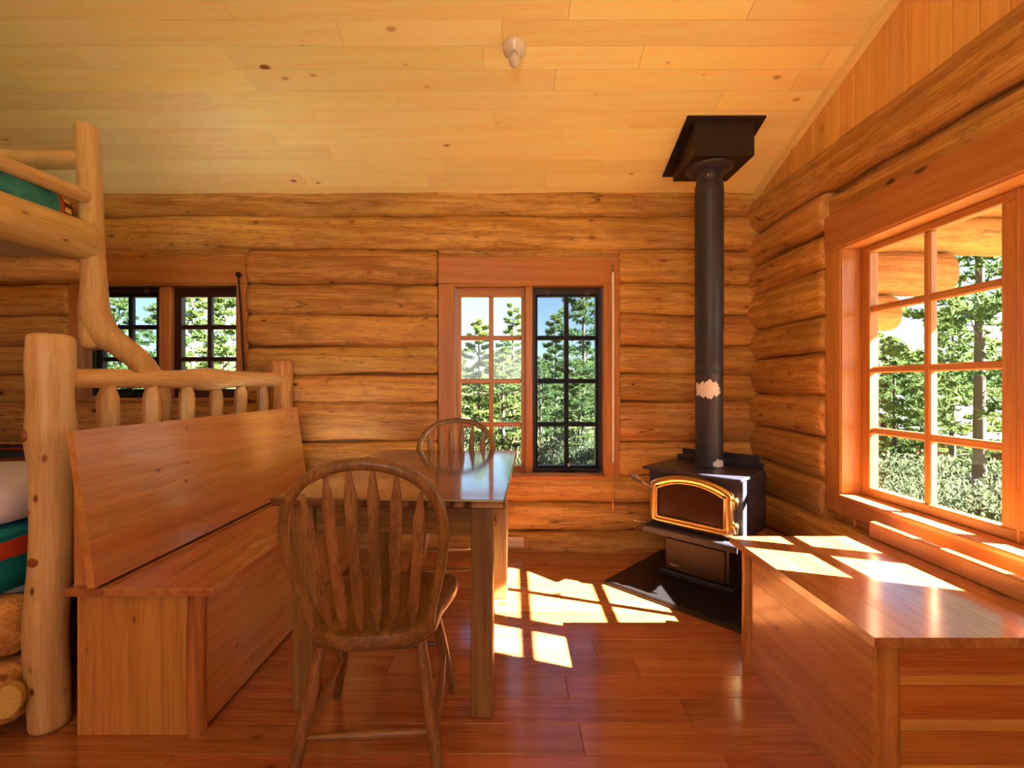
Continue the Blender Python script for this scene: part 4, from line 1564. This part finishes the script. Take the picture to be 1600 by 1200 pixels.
vs, fs = [], []
gx = [-40 + 2.0 * i for i in range(48)]
gy = [-30 + 2.0 * j for j in range(52)]
for j, yv in enumerate(gy):
    for i, xv in enumerate(gx):
        inside = XL - 2 < xv < XR + 2 and YF - 2 < yv < YB + 2
        vs.append((xv, yv, ground_z(xv, yv) - (0.1 if inside else 0)))
for j in range(len(gy) - 1):
    for i in range(len(gx) - 1):
        a = j * len(gx) + i
        fs.append((a, a + 1, a + 1 + len(gx), a + len(gx)))
gr = mesh_obj('ground', (vs, fs), ground_mat(), smooth=True)
tag(gr, 'sunny meadow ground around the cabin', kind='structure')

# grass blades
rnd = random.Random(21)
vs, fs = [], []


def blades(n, pick):
    for _ in range(n):
        x, y = pick()
        z = ground_z(x, y) - 0.01
        h = rnd.uniform(0.08, 0.34)
        a = rnd.uniform(0, math.pi * 2)
        w = rnd.uniform(0.008, 0.018)
        lx_, ly_ = rnd.uniform(-0.12, 0.12), rnd.uniform(-0.12, 0.12)
        k = len(vs)
        vs.extend([(x - w * math.cos(a), y - w * math.sin(a), z), (x + w * math.cos(a), y + w * math.sin(a), z), (x + lx_, y + ly_, z + h)])
        fs.append((k, k + 1, k + 2))


def fan(lo, hi, d0, d1):
    def f():
        d = d0 + (d1 - d0) * rnd.random() ** 1.4
        t = rnd.uniform(lo, hi)
        return (t * d, d)
    return f


blades(16000, fan(-0.16, 0.24, 7.0, 16.0))
blades(9000, fan(0.70, 1.25, 4.0, 11.0))
blades(3000, fan(-1.0, -0.5, 8.0, 15.0))
T = NT('grass_blade')
oi = T.n('ShaderNodeTexCoord')
nz = T.n('ShaderNodeTexNoise')
nz.inputs['Scale'].default_value = 1.3
T.l(oi.outputs['Object'], nz.inputs['Vector'])
gc = T.mix(T.smooth(nz.outputs['Fac'], 0.38, 0.64), srgb(124, 118, 86), srgb(86, 94, 52))
T.principled(gc, 0.8, Specular_IOR_Level=0.2)
g_ = mesh_obj('meadow_grass', (vs, fs), T.m)
tag(g_, 'tall dry grass growing outside the windows', 'grass', kind='stuff')


def leaf_mat(name, c1, c2, c3):
    T = NT(name)
    tc = T.n('ShaderNodeTexCoord')
    oi_ = T.n('ShaderNodeObjectInfo')
    nz_ = T.n('ShaderNodeTexNoise')
    nz_.inputs['Scale'].default_value = 2.2
    nz_.inputs['Detail'].default_value = 3
    T.l(tc.outputs['Object'], nz_.inputs['Vector'])
    c = T.mix(T.smooth(nz_.outputs['Fac'], 0.36, 0.66), srgb(*c1), srgb(*c2))
    c = T.mix(T.math('MULTIPLY', oi_.outputs['Random'], 0.45), c, srgb(*c3))
    d = T.n('ShaderNodeBsdfDiffuse')
    T.l(c, d.inputs[0])
    t = T.n('ShaderNodeBsdfTranslucent')
    T.l(c, t.inputs[0])
    mx = T.n('ShaderNodeMixShader')
    mx.inputs[0].default_value = 0.35
    T.l(d.outputs[0], mx.inputs[1])
    T.l(t.outputs[0], mx.inputs[2])
    T.l(mx.outputs[0], T.out.inputs[0])
    return T.m


pine_leaf = leaf_mat('pine_needles', (78, 98, 54), (112, 122, 60), (62, 86, 66))
shrub_leaf = leaf_mat('sage_leaves', (82, 90, 68), (98, 104, 78), (72, 84, 60))
bark = plain('pine_bark', (78, 68, 62), 0.9, 0, 0.2, 0.35, 9, 0.5)


def pine_mesh(seed, tufts=620, bare=0.10, squat=1.0, fine=0.8):
    """unit pine: height 1, crown radius about 0.2; tufts of needles along whorled branches"""
    rn = random.Random(seed)
    vs, fs, bvs, bfs = [], [], [], []
    nb = 46
    per = max(3, tufts // nb)
    for b in range(nb):
        u = bare + (1 - bare) * (b + rn.random() * 0.8) / nb
        L = (0.215 * (1 - u) ** 0.75 + 0.018) * rn.uniform(0.65, 1.25) * squat
        if u < bare + 0.12:
            L *= 0.75
        az = b * 2.4 + rn.uniform(-0.5, 0.5)
        d = Vector((math.cos(az), math.sin(az), 0))
        z0 = u
        lift = rn.uniform(-0.10, 0.30) * L + 0.25 * L * u
        k0 = len(bvs)
        tip = d * L + Vector((0, 0, z0 + lift))
        root = Vector((0, 0, z0))
        s = Vector((-d.y, d.x, 0)) * 0.0022
        up = Vector((0, 0, 0.0022))
        bvs.extend([tuple(root + s), tuple(root - s), tuple(root + up), tuple(tip)])
        bfs.extend([(k0, k0 + 1, k0 + 3), (k0 + 1, k0 + 2, k0 + 3), (k0 + 2, k0, k0 + 3)])
        for q in range(per):
            t = 0.25 + 0.75 * (q + rn.random()) / per
            side = rn.uniform(-1, 1) * 0.30 * L * (1.15 - t * 0.6)
            c = root.lerp(tip, t) + Vector((-d.y, d.x, 0)) * side + Vector((0, 0, rn.uniform(-0.010, 0.014)))
            ax_ = (d * 0.8 + Vector((-d.y, d.x, 0)) * (side / max(L, 1e-3)) * 2 + Vector((0, 0, 0.55))).normalized()
            ln = rn.uniform(0.022, 0.036) * (0.8 + 0.4 * squat) * fine
            for w in range(8):
                dv = (ax_ * 0.7 + Vector((rn.uniform(-1, 1), rn.uniform(-1, 1), rn.uniform(-0.7, 1)))).normalized()
                sd = dv.cross(Vector((rn.uniform(-1, 1), rn.uniform(-1, 1), rn.uniform(-1, 1)))).normalized() * ln * 0.13
                k = len(vs)
                vs.extend([tuple(c - sd), tuple(c + sd), tuple(c + dv * ln)])
                fs.append((k, k + 1, k + 2))
    tv, tf = sweep([(0, 0, -0.03), (0, 0, 0.15), (0.003, 0.002, 0.5), (0.0, 0.003, 0.8), (0, 0, 0.985)], [0.016, 0.0125, 0.009, 0.005, 0.0015], 9, ref=(0, 1, 0))
    o0 = len(tv)
    tv = list(tv) + bvs
    tf = list(tf) + [tuple(i + o0 for i in f) for f in bfs]
    ml = bpy.data.meshes.new('needles')
    ml.from_pydata(vs, [], fs)
    ml.materials.append(pine_leaf)
    mb = bpy.data.meshes.new('trunk')
    mb.from_pydata(tv, [], tf)
    mb.materials.append(bark)
    mb.polygons.foreach_set('use_smooth', [True] * len(mb.polygons))
    return ml, mb


PINES = [pine_mesh(1, 1300), pine_mesh(2, 1500, 0.06, 1.15), pine_mesh(3, 1900, 0.16, 1.25, 0.62), pine_mesh(4, 1000, 0.05, 0.85)]


def pine(px, top_y, Y, kind, label, width=1.0, rz=0.0, group='pines outside the cabin'):
    X = (px - 800) / F_PX * Y
    zt = CAM_H + (600 - top_y) / F_PX * Y
    zg = ground_z(X, Y)
    h = zt - zg
    r = empty('pine_tree', (X, Y, zg), rz)
    r.scale = (h * width, h * width, h)
    ml, mb = PINES[kind]
    mesh_obj('needles', ml, pine_leaf, r)
    mesh_obj('trunk', mb, bark, r)
    tag(r, label, 'tree', group)
    return r


near = [
    (748, 500, 12.0, 1, 'bushy pine with a pointed top in the middle window, leftmost panes', 1.15),
    (802, 478, 13.5, 3, 'slender tall pine just left of the middle window mullion', 1.25),
    (786, 545, 10.8, 1, 'low bright green pine in the left sash of middle window', 1.5),
    (868, 492, 14.0, 1, 'bluish pine in the right sash of middle window', 1.1),
    (912, 420, 11.0, 2, 'tallest open-branched pine at the right edge of middle window', 1.0),
    (845, 560, 13.0, 3, 'thin short pine beside the middle window mullion, right sash', 1.2),
    (905, 590, 10.0, 1, 'short dense pine low in the right sash of middle window', 1.6),
    (186, 468, 12.0, 1, 'pine in the left sash of the bunk window, before blue sky', 1.15),
    (246, 476, 13.5, 1, 'dark pine beside the mullion of the bunk window', 1.15),
    (302, 446, 13.5, 1, 'full pine in the right sash of the bunk window', 1.15),
    (352, 452, 11.0, 1, 'pine at the right edge of the bunk window', 1.3),
    (1530, 120, 6.6, 2, 'big near pine with bare lower trunk in the right window', 0.95),
    (1398, 528, 9.5, 1, 'small pine low in the first pane column of right window', 1.2),
    (1488, 478, 8.6, 1, 'bright pine rising in the second pane column of right window', 1.25),
    (1372, 500, 12.0, 3, 'thin pine at the far edge of the right window', 1.0),
    (1440, 585, 12.5, 1, 'broad pine behind the right window muntin', 1.5),
    (1592, 500, 9.0, 1, 'pine at the right margin of the right window', 1.0),
]
for k, (px_, ty, Yd, kd_, lab, wd) in enumerate(near):
    pine(px_, ty, Yd, kd_, lab, wd, rz=k * 1.7)
rnd = random.Random(5)
k = 0
for lo, hi, st_, lab in ((690, 960, 17, 'far pine in the tree line seen through the middle window'),
                         (130, 400, 22, 'far pine in the tree line seen through the bunk window'),
                         (1350, 1620, 20, 'far pine in the tree line seen through the right window')):
    p_x = lo
    while p_x < hi:
        Yd = rnd.uniform(16, 26) if lo < 1300 else rnd.uniform(13, 20)
        if lo > 1300 and math.hypot((p_x - 800) / F_PX * Yd - 15.3, Yd - 14.6) < 5.0:
            Yd = rnd.uniform(21, 25)
        pine(p_x, rnd.uniform(545, 590), Yd, rnd.choice((0, 1, 1, 3)), lab, rnd.uniform(1.2, 1.7), rz=rnd.uniform(0, 6), group=lab.replace('far pine', 'far pines'))
        p_x += st_ * rnd.uniform(0.7, 1.2)


def shrub_mesh(seed):
    rn = random.Random(seed)
    vs, fs = [], []
    for _ in range(1500):
        d = Vector((rn.gauss(0, 1), rn.gauss(0, 1), abs(rn.gauss(0, 1)))).normalized()
        q = d * (rn.random() ** 0.35) * (0.75 + 0.4 * mnoise.noise(d * 2.5 + Vector((seed, 0, 0))))
        ln = rn.uniform(0.05, 0.11)
        dv = (d + Vector((rn.uniform(-1, 1), rn.uniform(-1, 1), rn.uniform(-0.3, 1)))).normalized()
        sd = dv.cross(Vector((rn.uniform(-1, 1), rn.uniform(-1, 1), rn.uniform(-1, 1)))).normalized() * ln * 0.28
        k = len(vs)
        vs.extend([tuple(q - sd), tuple(q + dv * ln * 0.5 - sd), tuple(q + dv * ln), tuple(q + sd)])
        fs.append((k, k + 1, k + 2, k + 3))
    sv, sf = [], []
    for s in range(7):
        a = s * 0.9
        v2, f2 = sweep([(0, 0, -0.05), (0.2 * math.cos(a), 0.2 * math.sin(a), 0.35), (0.45 * math.cos(a), 0.45 * math.sin(a), 0.7)], [0.02, 0.014, 0.006], 5, ref=(0.1, 0.2, 1))
        o0 = len(sv)
        sv += v2
        sf += [tuple(i + o0 for i in f) for f in f2]
    ml = bpy.data.meshes.new('leaves')
    ml.from_pydata(vs, [], fs)
    ml.materials.append(shrub_leaf)
    mb = bpy.data.meshes.new('stems')
    mb.from_pydata(sv, [], sf)
    mb.materials.append(bark)
    return ml, mb


SHR = [shrub_mesh(1), shrub_mesh(2), shrub_mesh(3)]


def shrub(px, base_y, rad, label, group, Y=None):
    Y = Y or (CAM_H - GZ) * F_PX / (base_y - 600)
    X = (px - 800) / F_PX * Y
    r = empty('shrub', (X, Y, ground_z(X, Y)), px * 0.37)
    r.scale = (rad, rad, rad)
    ml, mb = SHR[px % 3]
    mesh_obj('leaves', ml, shrub_leaf, r)
    mesh_obj('stems', mb, bark, r)
    tag(r, label, 'shrub', group)


for px_, by_, rd in ((1385, 800, 0.50), (1420, 792, 0.62), (1452, 815, 0.55), (1478, 800, 0.6), (1508, 826, 0.55), (1545, 812, 0.68), (1575, 840, 0.6), (1605, 826, 0.7),
                     (1400, 760, 0.7), (1470, 762, 0.7), (1560, 770, 0.75)):
    shrub(px_, by_, rd, 'pale sage shrub outside the right window', 'sage shrubs outside the right window')
for px_, by_, rd in ((742, 716, 0.8), (862, 735, 0.75), (905, 745, 0.6), (845, 752, 0.5), (890, 722, 0.9), (930, 735, 0.7)):
    shrub(px_, by_, rd, 'pale shrub in the meadow outside the middle window', 'shrubs outside the middle window')

# a neighbouring cabin among the trees
cb = empty('neighbour_cabin', (15.3, 14.6, -2.0), R(-12))
tag(cb, 'brown log cabin with a grey roof among the trees', 'building')
cwood = plain('far_cabin_brown', (112, 66, 44), 0.8)
box('wall', (-3.2, 3.2, -2.0, 2.0, 0.0, 1.75), cwood, cb, 0.02)
vs = [(-3.6, -2.5, 1.62), (3.6, -2.5, 1.62), (3.6, 0, 2.75), (-3.6, 0, 2.75), (3.6, 2.5, 1.62), (-3.6, 2.5, 1.62),
      (-3.6, -2.5, 1.50), (3.6, -2.5, 1.50), (3.6, 0, 2.63), (-3.6, 0, 2.63), (3.6, 2.5, 1.50), (-3.6, 2.5, 1.50)]
fs = [(0, 1, 2, 3), (3, 2, 4, 5), (7, 6, 9, 8), (8, 9, 11, 10), (0, 6, 7, 1), (1, 7, 8, 2), (2, 8, 10, 4), (4, 10, 11, 5), (5, 11, 9, 3), (3, 9, 6, 0)]
mesh_obj('roof', (vs, fs), plain('far_roof_grey', (78, 76, 84), 0.8), cb)
for x in (-2.0, 0.0, 2.0):
    w_ = box('window', (x - 0.45, x + 0.45, -2.05, -1.98, 0.7, 1.45), plain('far_window_frame', (150, 100, 70), 0.6), cb, 0.01)
    box('window_pane', (x - 0.38, x + 0.38, -2.07, -2.045, 0.77, 1.38), plain('far_window_dark', (40, 44, 52), 0.15), w_, 0.002)
for x in (-3.3, -1.1, 1.1, 3.3):
    box('porch_post', (x - 0.09, x + 0.09, -2.45, -2.27, 0.0, 1.55), cwood, cb, 0.01)
